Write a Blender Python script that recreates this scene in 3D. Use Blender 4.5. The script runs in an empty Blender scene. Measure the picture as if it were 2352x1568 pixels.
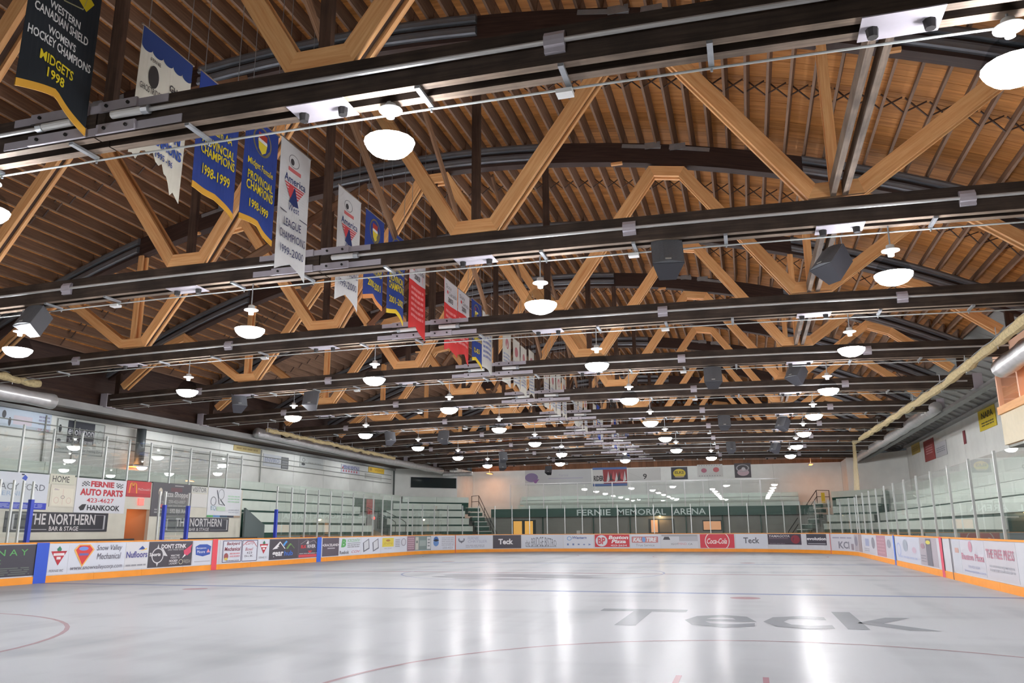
import bpy, math, random
from mathutils import Vector, Matrix
random.seed(7)
S = bpy.context.scene
COL = S.collection
V = Vector
PI = math.pi

# ------------------------------------------------------------------ camera, world, exposure
FPX, YAW, PITCH, ROLL, EYE = 1833.0, 0.2811, 0.2320, -0.0059, 1.4544
_f = V((-math.sin(YAW)*math.cos(PITCH), math.cos(YAW)*math.cos(PITCH), math.sin(PITCH)))
_r0 = V((math.cos(YAW), math.sin(YAW), 0)); _u0 = _r0.cross(_f)
_r = _r0*math.cos(ROLL) + _u0*math.sin(ROLL); _u = -_r0*math.sin(ROLL) + _u0*math.cos(ROLL)
CAMP = V((0, 0, EYE))
cam = bpy.data.objects.new('camera', bpy.data.cameras.new('camera')); COL.objects.link(cam)
cam.data.sensor_width = 36.0; cam.data.lens = FPX/2352*36.0
cam.data.clip_start = 0.05; cam.data.clip_end = 300
cam.matrix_world = Matrix(((_r.x, _u.x, -_f.x, 0), (_r.y, _u.y, -_f.y, 0), (_r.z, _u.z, -_f.z, EYE), (0, 0, 0, 1)))
S.camera = cam
S.view_settings.view_transform = 'Standard'; S.view_settings.look = 'None'
S.view_settings.gamma = 1.0; S.view_settings.use_curve_mapping = False
S.view_settings.exposure = 0.2
S.cycles.transparent_max_bounces = 40
S.cycles.max_bounces = 10; S.cycles.diffuse_bounces = 6; S.cycles.glossy_bounces = 5
S.cycles.use_denoising = True
S.cycles.sample_clamp_indirect = 6.0
S.cycles.caustics_reflective = False; S.cycles.caustics_refractive = False
world = bpy.data.worlds.new('World'); S.world = world; world.use_nodes = True
world.node_tree.nodes['Background'].inputs[0].default_value = (0.55, 0.6, 0.65, 1)
world.node_tree.nodes['Background'].inputs[1].default_value = 0.05
LENS = 200.0        # radiance of the lamp lenses
ORD = ['', 'first', 'second', 'third', 'fourth', 'fifth', 'sixth', 'seventh', 'eighth', 'ninth', 'tenth', 'eleventh']

def at(px, py, **k):
    """photo pixel -> point on the plane X=, Y= or Z= constant"""
    d = _f*FPX + _r*(px-1176) + _u*(784-py)
    a, val = next(iter(k.items())); i = 'XYZ'.index(a)
    return CAMP + d*((val-CAMP[i])/d[i])
def pxx(p):
    d = V(p)-CAMP; return 1176+FPX*d.dot(_r)/d.dot(_f)
def solve(fn, px, lo, hi):
    """parameter t in [lo,hi] at which point fn(t) stands in pixel column px"""
    flip = pxx(fn(lo)) > pxx(fn(hi))
    for _ in range(48):
        m = (lo+hi)/2
        if (pxx(fn(m)) < px) != flip: lo = m
        else: hi = m
    return (lo+hi)/2

# ------------------------------------------------------------------ materials
MATS = {}
def srgb(r, g=None, b=None):
    if g is None: r, g, b = r
    c = lambda v: (v/12.92 if v <= .04045 else ((v+.055)/1.055)**2.4)
    return (c(r/255), c(g/255), c(b/255), 1)
def mat(name, rgb, rough=.6, metal=0., var=.0, scale=6., spec=.5, emit=0., bump=0.):
    if name in MATS: return MATS[name]
    m = bpy.data.materials.new(name); m.use_nodes = True; nt = m.node_tree; N = nt.nodes; L = nt.links
    b = N['Principled BSDF']; c = srgb(rgb)
    b.inputs['Base Color'].default_value = c; b.inputs['Roughness'].default_value = rough
    b.inputs['Metallic'].default_value = metal; b.inputs['Specular IOR Level'].default_value = spec
    if emit:
        b.inputs['Emission Color'].default_value = c; b.inputs['Emission Strength'].default_value = emit
    if var or bump:
        tc = N.new('ShaderNodeTexCoord'); n = N.new('ShaderNodeTexNoise'); n.inputs['Scale'].default_value = scale
        n.inputs['Detail'].default_value = 4
        L.new(tc.outputs['Object'], n.inputs['Vector'])
        if var:
            r = N.new('ShaderNodeValToRGB'); e = r.color_ramp.elements
            e[0].position = .3; e[1].position = .72
            e[0].color = (c[0]*(1-var), c[1]*(1-var), c[2]*(1-var), 1)
            e[1].color = (min(1, c[0]*(1+var*.6)), min(1, c[1]*(1+var*.6)), min(1, c[2]*(1+var*.6)), 1)
            L.new(n.outputs['Fac'], r.inputs['Fac']); L.new(r.outputs['Color'], b.inputs['Base Color'])
        if bump:
            bp = N.new('ShaderNodeBump'); bp.inputs['Strength'].default_value = bump
            L.new(n.outputs['Fac'], bp.inputs['Height']); L.new(bp.outputs['Normal'], b.inputs['Normal'])
    MATS[name] = m; return m
def wood(name, lo, hi, rough=.6, gx=1.2, gy=22., rnd=.25, blotch=0.):
    """sawn timber: grain runs along u of the UV map, tone differs from piece to piece"""
    if name in MATS: return MATS[name]
    m = bpy.data.materials.new(name); m.use_nodes = True; nt = m.node_tree; N = nt.nodes; L = nt.links
    b = N['Principled BSDF']; b.inputs['Roughness'].default_value = rough; b.inputs['Specular IOR Level'].default_value = .3
    uv = N.new('ShaderNodeUVMap'); mp = N.new('ShaderNodeMapping'); mp.inputs['Scale'].default_value = (gx, gy, 1)
    oi = N.new('ShaderNodeObjectInfo'); ml = N.new('ShaderNodeMath'); ml.operation = 'MULTIPLY'; ml.inputs[1].default_value = 37.
    cb = N.new('ShaderNodeCombineXYZ'); L.new(oi.outputs['Random'], ml.inputs[0]); L.new(ml.outputs[0], cb.inputs[2]); L.new(ml.outputs[0], cb.inputs[0])
    L.new(cb.outputs[0], mp.inputs['Location']); L.new(uv.outputs['UV'], mp.inputs['Vector'])
    n = N.new('ShaderNodeTexNoise'); n.inputs['Scale'].default_value = 1.; n.inputs['Detail'].default_value = 5; n.inputs['Roughness'].default_value = .65
    L.new(mp.outputs[0], n.inputs['Vector'])
    r = N.new('ShaderNodeValToRGB'); e = r.color_ramp.elements; e[0].position = .28; e[1].position = .74
    e[0].color = srgb(lo); e[1].color = srgb(hi)
    L.new(n.outputs['Fac'], r.inputs['Fac'])
    h = N.new('ShaderNodeHueSaturation'); mr = N.new('ShaderNodeMapRange'); mr.inputs['To Min'].default_value = 1-rnd; mr.inputs['To Max'].default_value = 1+rnd
    L.new(oi.outputs['Random'], mr.inputs['Value']); L.new(mr.outputs[0], h.inputs['Value']); L.new(r.outputs['Color'], h.inputs['Color'])
    out = h.outputs['Color']
    if blotch:
        tc = N.new('ShaderNodeTexCoord'); n2 = N.new('ShaderNodeTexNoise'); n2.inputs['Scale'].default_value = 1.7; n2.inputs['Detail'].default_value = 6
        L.new(tc.outputs['Object'], n2.inputs['Vector'])
        r2 = N.new('ShaderNodeValToRGB'); r2.color_ramp.elements[0].position = .4; r2.color_ramp.elements[1].position = .62
        r2.color_ramp.elements[0].color = (1-blotch, 1-blotch, 1-blotch, 1); r2.color_ramp.elements[1].color = (1, 1, 1, 1)
        mx = N.new('ShaderNodeMix'); mx.data_type = 'RGBA'; mx.blend_type = 'MULTIPLY'; mx.inputs['Factor'].default_value = 1
        L.new(n2.outputs['Fac'], r2.inputs['Fac']); L.new(out, mx.inputs['A']); L.new(r2.outputs['Color'], mx.inputs['B']); out = mx.outputs['Result']
    L.new(out, b.inputs['Base Color'])
    MATS[name] = m; return m
def glass(name, tint, strength=1.0, rough=0.0, haze=.012):
    if name in MATS: return MATS[name]
    m = bpy.data.materials.new(name); m.use_nodes = True; nt = m.node_tree; N = nt.nodes; L = nt.links
    N.remove(N['Principled BSDF'])
    t = N.new('ShaderNodeBsdfTransparent'); t.inputs[0].default_value = tint
    g = N.new('ShaderNodeBsdfGlossy'); g.inputs['Roughness'].default_value = rough; g.inputs['Color'].default_value = (1, 1, 1, 1)
    fr = N.new('ShaderNodeFresnel'); fr.inputs['IOR'].default_value = 1.45
    mu = N.new('ShaderNodeMath'); mu.operation = 'MULTIPLY'; mu.inputs[1].default_value = strength
    df = N.new('ShaderNodeBsdfDiffuse'); df.inputs[0].default_value = (.8, .86, .83, 1)
    mx0 = N.new('ShaderNodeMixShader'); mx0.inputs[0].default_value = haze
    mx = N.new('ShaderNodeMixShader')
    L.new(t.outputs[0], mx0.inputs[1]); L.new(df.outputs[0], mx0.inputs[2])
    L.new(fr.outputs[0], mu.inputs[0]); L.new(mu.outputs[0], mx.inputs[0]); L.new(mx0.outputs[0], mx.inputs[1]); L.new(g.outputs[0], mx.inputs[2])
    L.new(mx.outputs[0], N['Material Output'].inputs[0])
    MATS[name] = m; return m

M_FIR = wood('fresh_fir', (228, 154, 94), (255, 206, 144), .55, rnd=.10)
M_OLD = wood('old_dark_timber', (62, 44, 36), (98, 74, 60), .65, rnd=.12, blotch=.35)
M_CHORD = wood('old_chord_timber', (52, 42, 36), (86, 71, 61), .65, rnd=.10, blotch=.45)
M_BRACE = wood('brown_brace_timber', (112, 82, 60), (150, 114, 86), .65, rnd=.15)
M_JOIST = wood('brown_joist_timber', (108, 84, 68), (146, 116, 94), .7, rnd=.16)
M_DECK = wood('orange_deck_timber', (162, 102, 50), (214, 148, 80), .65, gx=.8, gy=14, rnd=.18)
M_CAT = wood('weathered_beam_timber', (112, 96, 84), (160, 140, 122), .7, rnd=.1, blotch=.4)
M_ARCH = wood('dark_arch_glulam', (46, 32, 28), (74, 54, 46), .6, rnd=.08)
M_GABLE = wood('gable_board_timber', (110, 72, 50), (146, 102, 74), .7, rnd=.15)
M_TUBE = mat('galvanised_tube', (142, 146, 152), .42, .65, var=.12, scale=3)
M_PLATE = mat('lavender_primed_steel', (182, 176, 184), .5, .1, var=.06)
M_GALV = mat('galvanised_steel', (176, 180, 184), .4, .7, var=.1, scale=12)
M_ROD = mat('pale_grey_rod', (188, 186, 184), .5, .3, bump=.3, scale=40)
M_DARKM = mat('dark_steel', (52, 50, 50), .5, .5)
M_WHITE = mat('white_paint', (226, 226, 224), .5, var=.04)
M_BOARD = mat('white_board_plastic', (198, 200, 206), .35, var=.04, scale=2)
M_ORANGE = mat('orange_plastic', (238, 152, 48), .4, var=.06, scale=2)
M_WALLW = mat('white_wall_paint', (232, 233, 228), .7, var=.06, scale=1.2)
M_WALLG = mat('grey_block_wall', (150, 152, 146), .8, var=.1, scale=2)
M_GREEN = mat('dark_green_paint', (28, 74, 62), .5, var=.1)
M_SEAT = mat('pale_bench_paint', (220, 230, 220), .5, var=.05, scale=2)
M_BLACK = mat('black_paint', (22, 22, 24), .5)
M_ALU = mat('aluminium_post', (196, 200, 198), .4, .4)
M_BLUE = mat('blue_post_pad', (38, 62, 178), .5)
M_GLASS = glass('shield_glass', (.98, .99, .985, 1), .32)
M_FOIL = mat('silver_duct_foil', (226, 226, 226), .3, .45, var=.12, scale=5, bump=.5)
M_NET = mat('rolled_beige_net', (184, 166, 124), .9, var=.25, scale=14, bump=.6)
M_SPK = mat('black_speaker_case', (52, 52, 58), .55)
M_SPKG = mat('speaker_grille', (92, 94, 98), .6, var=.15, scale=60)
M_SOFF = mat('grey_soffit_metal', (150, 150, 148), .6, var=.1, scale=2)
M_TAN = mat('tan_plaster', (214, 160, 118), .7)
C_ = {}
def colm(rgb, rough=.5):
    k = tuple(int(v) for v in rgb)
    if k not in C_: C_[k] = mat('print_%d_%d_%d' % k, k, rough)
    return C_[k]

# ------------------------------------------------------------------ mesh building
class MB:
    def __init__(s): s.v = []; s.f = []; s.m = []; s.mats = []; s.uv = []
    def mi(s, m):
        if m not in s.mats: s.mats.append(m)
        return s.mats.index(m)
    def face(s, idx, m=0, uv=None):
        s.f.append(tuple(idx)); s.m.append(m); s.uv.append(uv)
    def hexa(s, p, m=None, L=None, W=None):
        """8 corner points: 4 of the start end, 4 of the far end (same order)"""
        k = s.mi(m) if m else 0; o = len(s.v); s.v += [V(q) for q in p]
        L = L if L is not None else (V(p[4])-V(p[0])).length
        o_ = random.random()*9
        for a, b in ((0, 1), (1, 2), (2, 3), (3, 0)):
            w = (V(p[b])-V(p[a])).length
            s.face((o+a, o+b, o+4+b, o+4+a), k, ((0, o_), (0, o_+w), (L, o_+w), (L, o_)))
        s.face((o+3, o+2, o+1, o), k, None); s.face((o+4, o+5, o+6, o+7), k, None)
        return s
    def box(s, a, b, m=None):
        x0, y0, z0 = a; x1, y1, z1 = b; d = [x1-x0, y1-y0, z1-z0]; i = d.index(max(d))
        if i == 0: P = [(x0, y0, z0), (x0, y1, z0), (x0, y1, z1), (x0, y0, z1), (x1, y0, z0), (x1, y1, z0), (x1, y1, z1), (x1, y0, z1)]
        elif i == 1: P = [(x0, y0, z0), (x0, y0, z1), (x1, y0, z1), (x1, y0, z0), (x0, y1, z0), (x0, y1, z1), (x1, y1, z1), (x1, y1, z0)]
        else: P = [(x0, y0, z0), (x1, y0, z0), (x1, y1, z0), (x0, y1, z0), (x0, y0, z1), (x1, y0, z1), (x1, y1, z1), (x0, y1, z1)]
        return s.hexa(P, m)
    def beam(s, a, b, w, h, m=None, up=(0, 0, 1)):
        a = V(a); b = V(b); d = (b-a).normalized(); sd = d.cross(V(up))
        if sd.length < 1e-4: sd = d.cross(V((1, 0, 0)))
        sd.normalize(); u = sd.cross(d)
        c = [sd*(-w/2)+u*(-h/2), sd*(w/2)+u*(-h/2), sd*(w/2)+u*(h/2), sd*(-w/2)+u*(h/2)]
        return s.hexa([a+q for q in c]+[b+q for q in c], m, (b-a).length)
    def sweep(s, rings, m=None, closed=False, cap=True, Ls=None):
        """rings: list of equally long point lists"""
        k = s.mi(m) if m else 0; o = len(s.v); n = len(rings[0])
        for r in rings: s.v += [V(q) for q in r]
        l = 0.
        for i in range(len(rings)-1):
            dl = (V(rings[i+1][0])-V(rings[i][0])).length; w = 0.
            for j in range(n):
                j2 = (j+1) % n
                dw = (V(rings[i][j2])-V(rings[i][j])).length
                s.face((o+i*n+j, o+i*n+j2, o+(i+1)*n+j2, o+(i+1)*n+j), k, ((l, w), (l, w+dw), (l+dl, w+dw), (l+dl, w)))
                w += dw
            l += dl
        if cap:
            s.face(tuple(o+j for j in range(n))[::-1], k); s.face(tuple(o+(len(rings)-1)*n+j for j in range(n)), k)
        return s
    def tube(s, pts, r, n=8, m=None, rs=None):
        pts = [V(p) for p in pts]; rings = []
        for i, p in enumerate(pts):
            d = (pts[min(i+1, len(pts)-1)]-pts[max(i-1, 0)]).normalized()
            a = d.cross(V((0, 0, 1)));
            if a.length < 1e-3: a = V((1, 0, 0))
            a.normalize(); b = a.cross(d); rr = rs[i] if rs else r
            rings.append([p+(a*math.cos(2*PI*j/n)+b*math.sin(2*PI*j/n))*rr for j in range(n)])
        return s.sweep(rings, m)
    def lathe(s, prof, n=20, m=None, c=(0, 0, 0)):
        c = V(c); rings = [[c+V((r*math.cos(2*PI*j/n), r*math.sin(2*PI*j/n), z)) for j in range(n)] for r, z in prof]
        return s.sweep(rings, m)
    def prism(s, poly, off, m=None):
        """poly: planar point list, off: extrusion vector"""
        k = s.mi(m) if m else 0; n = len(poly); o = len(s.v); off = V(off)
        s.v += [V(p) for p in poly] + [V(p)+off for p in poly]
        s.face(tuple(range(o, o+n))[::-1], k); s.face(tuple(range(o+n, o+2*n)), k)
        for i in range(n):
            j = (i+1) % n; s.face((o+i, o+j, o+n+j, o+n+i), k)
        return s
    def mesh(s, name, m=None):
        me = bpy.data.meshes.new(name); me.from_pydata([tuple(p) for p in s.v], [], s.f)
        for q in (s.mats or [m]): me.materials.append(q)
        if len(s.mats) > 1: me.polygons.foreach_set('material_index', s.m)
        if any(s.uv):
            ul = me.uv_layers.new(name='UVMap'); co = []
            for f, u in zip(s.f, s.uv):
                if u: 
                    for q in u: co += [q[0], q[1]]
                else:
                    for i in f: co += [s.v[i].x*.7+s.v[i].y*.7, s.v[i].z]
            ul.data.foreach_set('uv', co)
        me.validate(); me.update(); return me
    def build(s, name, m=None, parent=None, smooth=False):
        me = s.mesh(name, m)
        if smooth: me.polygons.foreach_set('use_smooth', [True]*len(me.polygons))
        return obj(name, me, parent)
def obj(name, me, parent=None, loc=None, rot=None):
    o = bpy.data.objects.new(name, me); COL.objects.link(o)
    if parent: o.parent = parent
    if loc: o.location = loc
    if rot: o.rotation_euler = rot
    return o
def tag(o, label=None, cat=None, group=None, kind=None):
    if label: o['label'] = label
    if cat: o['category'] = cat
    if group: o['group'] = group
    if kind: o['kind'] = kind
    return o
def empty(name, loc=(0, 0, 0), rz=0.):
    o = bpy.data.objects.new(name, None); COL.objects.link(o); o.location = loc; o.rotation_euler = (0, 0, rz)
    o.empty_display_size = .2; return o
def copy_tree(o, parent=None):
    c = o.copy(); COL.objects.link(c); c.parent = parent
    for ch in list(o.children): copy_tree(ch, c)
    return c
def boxo(name, a, b, m, parent=None): return MB().box(a, b).build(name, m, parent)

# ------------------------------------------------------------------ lettering and flat print
_tc = {}
def text_geo(body, bold=0., shear=0.):
    k = (body, bold, shear)
    if k in _tc: return _tc[k]
    cu = bpy.data.curves.new('t', 'FONT'); cu.body = body; cu.size = 1; cu.resolution_u = 2; cu.offset = bold; cu.shear = shear
    cu.align_x = 'LEFT'; o = bpy.data.objects.new('t', cu); COL.objects.link(o)
    bpy.context.view_layer.update()
    me = bpy.data.meshes.new_from_object(o.evaluated_get(bpy.context.evaluated_depsgraph_get()))
    vs = [(v.co.x, v.co.y) for v in me.vertices]; fs = [tuple(p.vertices) for p in me.polygons]
    bpy.data.objects.remove(o); bpy.data.curves.remove(cu); bpy.data.meshes.remove(me)
    xs = [v[0] for v in vs]; ys = [v[1] for v in vs]; x0, x1, y0, y1 = min(xs), max(xs), min(ys), max(ys)
    vs = [((x-x0)/(x1-x0), (y-y0)/(y1-y0)) for x, y in vs]
    _tc[k] = (vs, fs); return _tc[k]
def artwork(name, items, mp, parent, lift=.003):
    """flat print: items in unit coordinates (a to the right, b up); mp(a, b, lift) -> point.
    each line of lettering is a part, the drawn shapes are one emblem, unreadable small print is stuff"""
    em = MB(); sp = MB(); lv = lift; out = None
    for it in items:
        k = it[0]; mb = em
        if k == 't':
            _, body, a0, b0, a1, b1, c = it[:7]; op = it[7] if len(it) > 7 else {}
            vs, fs = text_geo(body, op.get('bold', 0.), op.get('shear', 0.)); arch = op.get('arch', 0.); sk = op.get('rise', 0.)
            mb = MB(); q = mb.mi(colm(c))
            for x, y in vs:
                b = b0+(b1-b0)*y*(1+arch*(1-(2*x-1)**2))+sk*x
                mb.v.append(V(mp(a0+(a1-a0)*x, b, lv)))
            for f in fs: mb.face(f, q)
            out = mb.build('lettering', None, parent)
        elif k in 'rs':
            _, a0, b0, a1, b1, c = it; n = max(1, int(abs(a1-a0)*10)); mb = em if k == 'r' else sp; q = mb.mi(colm(c))
            for i in range(n):
                A = a0+(a1-a0)*i/n; B = a0+(a1-a0)*(i+1)/n; o = len(mb.v)
                mb.v += [V(mp(A, b0, lv)), V(mp(B, b0, lv)), V(mp(B, b1, lv)), V(mp(A, b1, lv))]; mb.face((o, o+1, o+2, o+3), q)
        elif k == 'p':
            _, pts, c = it; q = mb.mi(colm(c)); o = len(mb.v); mb.v += [V(mp(a, b, lv)) for a, b in pts]; mb.face(range(o, o+len(pts)), q)
        elif k == 'e':
            _, ca, cb, ra, rb, c = it; q = mb.mi(colm(c)); o = len(mb.v); n = 24
            mb.v += [V(mp(ca+ra*math.cos(2*PI*i/n), cb+rb*math.sin(2*PI*i/n), lv)) for i in range(n)]; mb.face(range(o, o+n), q)
        elif k == 'o':     # ring, cut off at the edge of the sheet
            _, ca, cb, ra, rb, w, c = it; q = mb.mi(colm(c)); o = len(mb.v); n = 48; cl = lambda v: min(.995, max(.005, v))
            for i in range(n):
                t = 2*PI*i/n
                mb.v += [V(mp(ca+ra*math.cos(t), cl(cb+rb*math.sin(t)), lv)), V(mp(ca+ra*(1-w)*math.cos(t), cl(cb+rb*(1-w)*math.sin(t)), lv))]
            for i in range(n):
                j = (i+1) % n; mb.face((o+2*i, o+2*j, o+2*j+1, o+2*i+1), q)
        elif k == 'l':     # thin line
            _, pts, w, c = it; q = mb.mi(colm(c))
            for (a, b), (a2, b2) in zip(pts, pts[1:]):
                d = V((a2-a, b2-b)); n_ = V((-d.y, d.x)).normalized()*w/2; o = len(mb.v)
                mb.v += [V(mp(a-n_.x, b-n_.y, lv)), V(mp(a2-n_.x, b2-n_.y, lv)), V(mp(a2+n_.x, b2+n_.y, lv)), V(mp(a+n_.x, b+n_.y, lv))]
                mb.face((o, o+1, o+2, o+3), q)
        lv += .0012 if k != 's' else 0
    if em.f: em.build('emblem', None, parent)
    if sp.f: tag(sp.build('small_print', None, parent), kind='stuff')
    return out
def lines(a0, b0, a1, b1, n, c, seed=1):
    """n rows of small unreadable print drawn as broken bars"""
    R = random.Random(seed); out = []; h = (b1-b0)/n
    for i in range(n):
        x = a0; y = b1-h*(i+1)
        while x < a1-.01:
            w = min(a1-x, (a1-a0)*R.uniform(.12, .35)); out.append(('s', x, y+h*.25, x+w*.88, y+h*.75, c)); x += w
    return out

# ------------------------------------------------------------------ layout of the hall (metres)
XL, XR, YN, YF, RC = -20.36, 5.54, .47, 55.66, 8.5      # inner faces of the dasher boards, corner radius
CT = -7.45                                              # centre line of the roof trusses
T1, TS, NT = 7.24, 5.5, 10                              # first truss, spacing, count
RA, ZT = 31.8, 11.24                                    # roof arch radius and crown
XWL, XWR, YW = -26.0, 10.2, 65.0                        # side walls, far wall
def arc(u): return ZT-(RA-math.sqrt(RA*RA-u*u))
def rodz(u): return 6.17+.26*(1-(u/15)**2)
def structure(o): o['kind'] = 'structure'; return o

# ------------------------------------------------------------------ ice, floors
def ice_shader(name, lo, hi):
    """milky ice: soft diffuse body under a thin, slightly rough wet skin"""
    m = bpy.data.materials.new(name); m.use_nodes = True; nt = m.node_tree; N = nt.nodes; L = nt.links; N.remove(N['Principled BSDF'])
    tc = N.new('ShaderNodeTexCoord')
    def streak(sx, sy, rot, det=4):
        mp = N.new('ShaderNodeMapping'); mp.inputs['Scale'].default_value = (sx, sy, 1); mp.inputs['Rotation'].default_value = (0, 0, rot)
        n = N.new('ShaderNodeTexNoise'); n.inputs['Scale'].default_value = 1; n.inputs['Detail'].default_value = det
        L.new(tc.outputs['Object'], mp.inputs['Vector']); L.new(mp.outputs[0], n.inputs['Vector']); return n.outputs['Fac']
    s1 = streak(.9, .06, .10, 3); s2 = streak(.08, .5, .12, 3)
    a = N.new('ShaderNodeMath'); a.operation = 'ADD'; L.new(s1, a.inputs[0]); L.new(s2, a.inputs[1])
    r = N.new('ShaderNodeValToRGB'); e = r.color_ramp.elements; e[0].position = .7; e[1].position = 1.25
    e[0].color = srgb(lo); e[1].color = srgb(hi); L.new(a.outputs[0], r.inputs['Fac'])
    d = N.new('ShaderNodeBsdfDiffuse'); L.new(r.outputs['Color'], d.inputs['Color'])
    g = N.new('ShaderNodeBsdfGlossy'); 
    mr = N.new('ShaderNodeMapRange'); mr.inputs['From Min'].default_value = .3; mr.inputs['From Max'].default_value = .7; mr.inputs['To Min'].default_value = .16; mr.inputs['To Max'].default_value = .26
    L.new(s1, mr.inputs['Value']); L.new(mr.outputs[0], g.inputs['Roughness'])
    fr = N.new('ShaderNodeFresnel'); fr.inputs['IOR'].default_value = 1.12; mu = N.new('ShaderNodeMath'); mu.operation = 'MULTIPLY'; mu.inputs[1].default_value = .3
    L.new(fr.outputs[0], mu.inputs[0]); mx = N.new('ShaderNodeMixShader'); L.new(mu.outputs[0], mx.inputs[0]); L.new(d.outputs[0], mx.inputs[1]); L.new(g.outputs[0], mx.inputs[2])
    L.new(mx.outputs[0], N['Material Output'].inputs[0]); MATS[name] = m; return m
M_ICE = ice_shader('ice', (143, 145, 149), (157, 159, 163))
mb = MB(); outl = []
for cx, cy, a0 in ((XR-RC, YF-RC, 0), (XL+RC, YF-RC, 90), (XL+RC, YN+RC, 180), (XR-RC, YN+RC, 270)):
    for i in range(13):
        t = math.radians(a0+90*i/12); outl.append((cx+(RC+.04)*math.cos(t), cy+(RC+.04)*math.sin(t), -.03))
mb.prism(outl, (0, 0, .03))
floor = structure(mb.build('floor', M_ICE))
structure(boxo('floor_concourse', (-30, -5, -.2), (14, 72, -.031), mat('concrete', (120, 118, 112), .8, var=.1)))
def icem(rgb):
    k = 'ice_paint_%d_%d_%d' % rgb
    return MATS.get(k) or ice_shader(k, tuple(int(v*1.22) for v in rgb), tuple(int(v*1.28) for v in rgb))
def ice_rect(name, x0, y0, x1, y1, rgb): return boxo(name, (x0, y0, 0), (x1, y1, .0015), icem(rgb), floor)
YC, YB = 28.07, 8.2
ice_rect('centre_line', XL+.02, YC-.15, XR-.02, YC+.15, (110, 96, 101))
for s in (-1, 1): ice_rect('blue_line', XL+.02, YC+s*YB-.15, XR-.02, YC+s*YB+.15, (94, 98, 115))
def ice_ring(name, cx, cy, r, w, rgb, n=64):
    mb = MB(); 
    for i in range(n):
        t = 2*PI*i/n; c, s = math.cos(t), math.sin(t)
        mb.v += [V((cx+r*c, cy+r*s, .002)), V((cx+(r-w)*c, cy+(r-w)*s, .002))]
    for i in range(n):
        j = (i+1) % n; mb.face((2*i, 2*j, 2*j+1, 2*i+1))
    return mb.build(name, icem(rgb), floor)
ice_ring('face_off_circle', .4, 7.2, 4.57, .06, (114, 99, 103)); ice_ring('face_off_circle', -14.1, 7.3, 5.1, .07, (114, 99, 103))
ice_ring('face_off_circle', -14.1, 46.2, 4.57, .06, (114, 99, 103)); ice_ring('face_off_circle', -.7, 46.2, 4.57, .06, (114, 99, 103))
ice_ring('centre_circle', -7.41, YC, 4.57, .07, (100, 103, 118))
for x in (-14.1, -.2): 
    for y in (18.7, 37.5): ice_ring('face_off_spot', x, y, .32, .3, (114, 96, 100), 24)
for x, y in ((-.8, 8.5), (.05, 8.6), (-15.2, 9.2)): ice_rect('hash_mark', x-.03, y-.35, x+.03, y+.35, (116, 92, 98))
ice_rect('hash_mark', -10.6, 7.0, -9.2, 7.06, (112, 102, 105))
mb = MB()
for cx, cy, rx, ry in ((-7.4, 26.3, 2.6, .9), (-8.9, 25.2, 1.1, .5), (-5.7, 25.4, 1.3, .5), (-7.4, 24.3, 1.6, .35)):
    o = len(mb.v); mb.v += [V((cx+rx*math.cos(2*PI*i/20)*(1+.2*math.sin(i*2.3)), cy+ry*math.sin(2*PI*i/20), .0025+.0003*len(mb.f))) for i in range(20)]; mb.face(range(o, o+20))
mb.build('ice_logo', icem((101, 101, 106)), floor)
lt = artwork('ice_lettering', [('t', 'Teck', 0, 0, 1, 1, (100, 104, 108), {'bold': .015})], lambda a, b, l: (-2.75+5.3*a, 13.0+2.7*b+.35*a, l), floor, .003)
lt.data.materials[0] = icem((96, 98, 102))

# ------------------------------------------------------------------ walls
def wall_panels(name, p0, p1, z0, z1, m, th=.12, step=3.66, normal=1, lab=None):
    """wall from p0 to p1 (seen face) of vertical sheets with recessed joints"""
    p0 = V((p0[0], p0[1], 0)); p1 = V((p1[0], p1[1], 0)); d = (p1-p0); Ln = d.length; d.normalize(); n = V((-d.y, d.x, 0))*normal
    w = structure(MB().hexa([p0-n*.02+V((0, 0, z0)), p0-n*th+V((0, 0, z0)), p0-n*th+V((0, 0, z1)), p0-n*.02+V((0, 0, z1)),
                             p1-n*.02+V((0, 0, z0)), p1-n*th+V((0, 0, z0)), p1-n*th+V((0, 0, z1)), p1-n*.02+V((0, 0, z1))]).build(name, M_WALLG))
    k = max(1, round(Ln/step)); L = Ln/k; g = .006
    mb = MB(); a = V((0, 0, 0)); a = d*g; b = d*(L-g)
    mb.hexa([a+V((0, 0, z0)), a-n*.018+V((0, 0, z0)), a-n*.018+V((0, 0, z1)), a+V((0, 0, z1)), b+V((0, 0, z0)), b-n*.018+V((0, 0, z0)), b-n*.018+V((0, 0, z1)), b+V((0, 0, z1))])
    me = mb.mesh('wall_panel', m)
    for i in range(k): obj('wall_panel', me, w, tuple(p0+d*(L*i)))
    return w
A_L, B_L = (XWL, 57.1), (-22.3, 61.1)
A_R, B_R = (XWR, 57.6), (6.9, 61.6)
wl = wall_panels('wall_left', (XWL, -4), A_L, 0, 5.95, M_WALLW, normal=-1)
wld = wall_panels('wall_left_diagonal', A_L, B_L, 0, 6.15, M_WALLW, normal=-1)
wr = wall_panels('wall_right', (XWR, -4), A_R, 0, 6.5, M_WALLW, normal=1)
wrd = wall_panels('wall_right_diagonal', A_R, B_R, 0, 6.4, M_WALLW, normal=1)
wall_panels('wall_far', (-22.3, YW), (6.9, YW), 0, 6.3, M_WALLW, normal=-1, step=4.9)
wall_panels('wall_far_left_return', B_L, (-22.3, YW), 0, 6.3, M_WALLW, normal=-1)
wall_panels('wall_far_right_return', B_R, (6.9, YW), 0, 6.3, M_WALLW, normal=1)
structure(boxo('wall_near', (-30, -4.4, 0), (14, -4.1, 12), M_WALLG))
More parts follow.
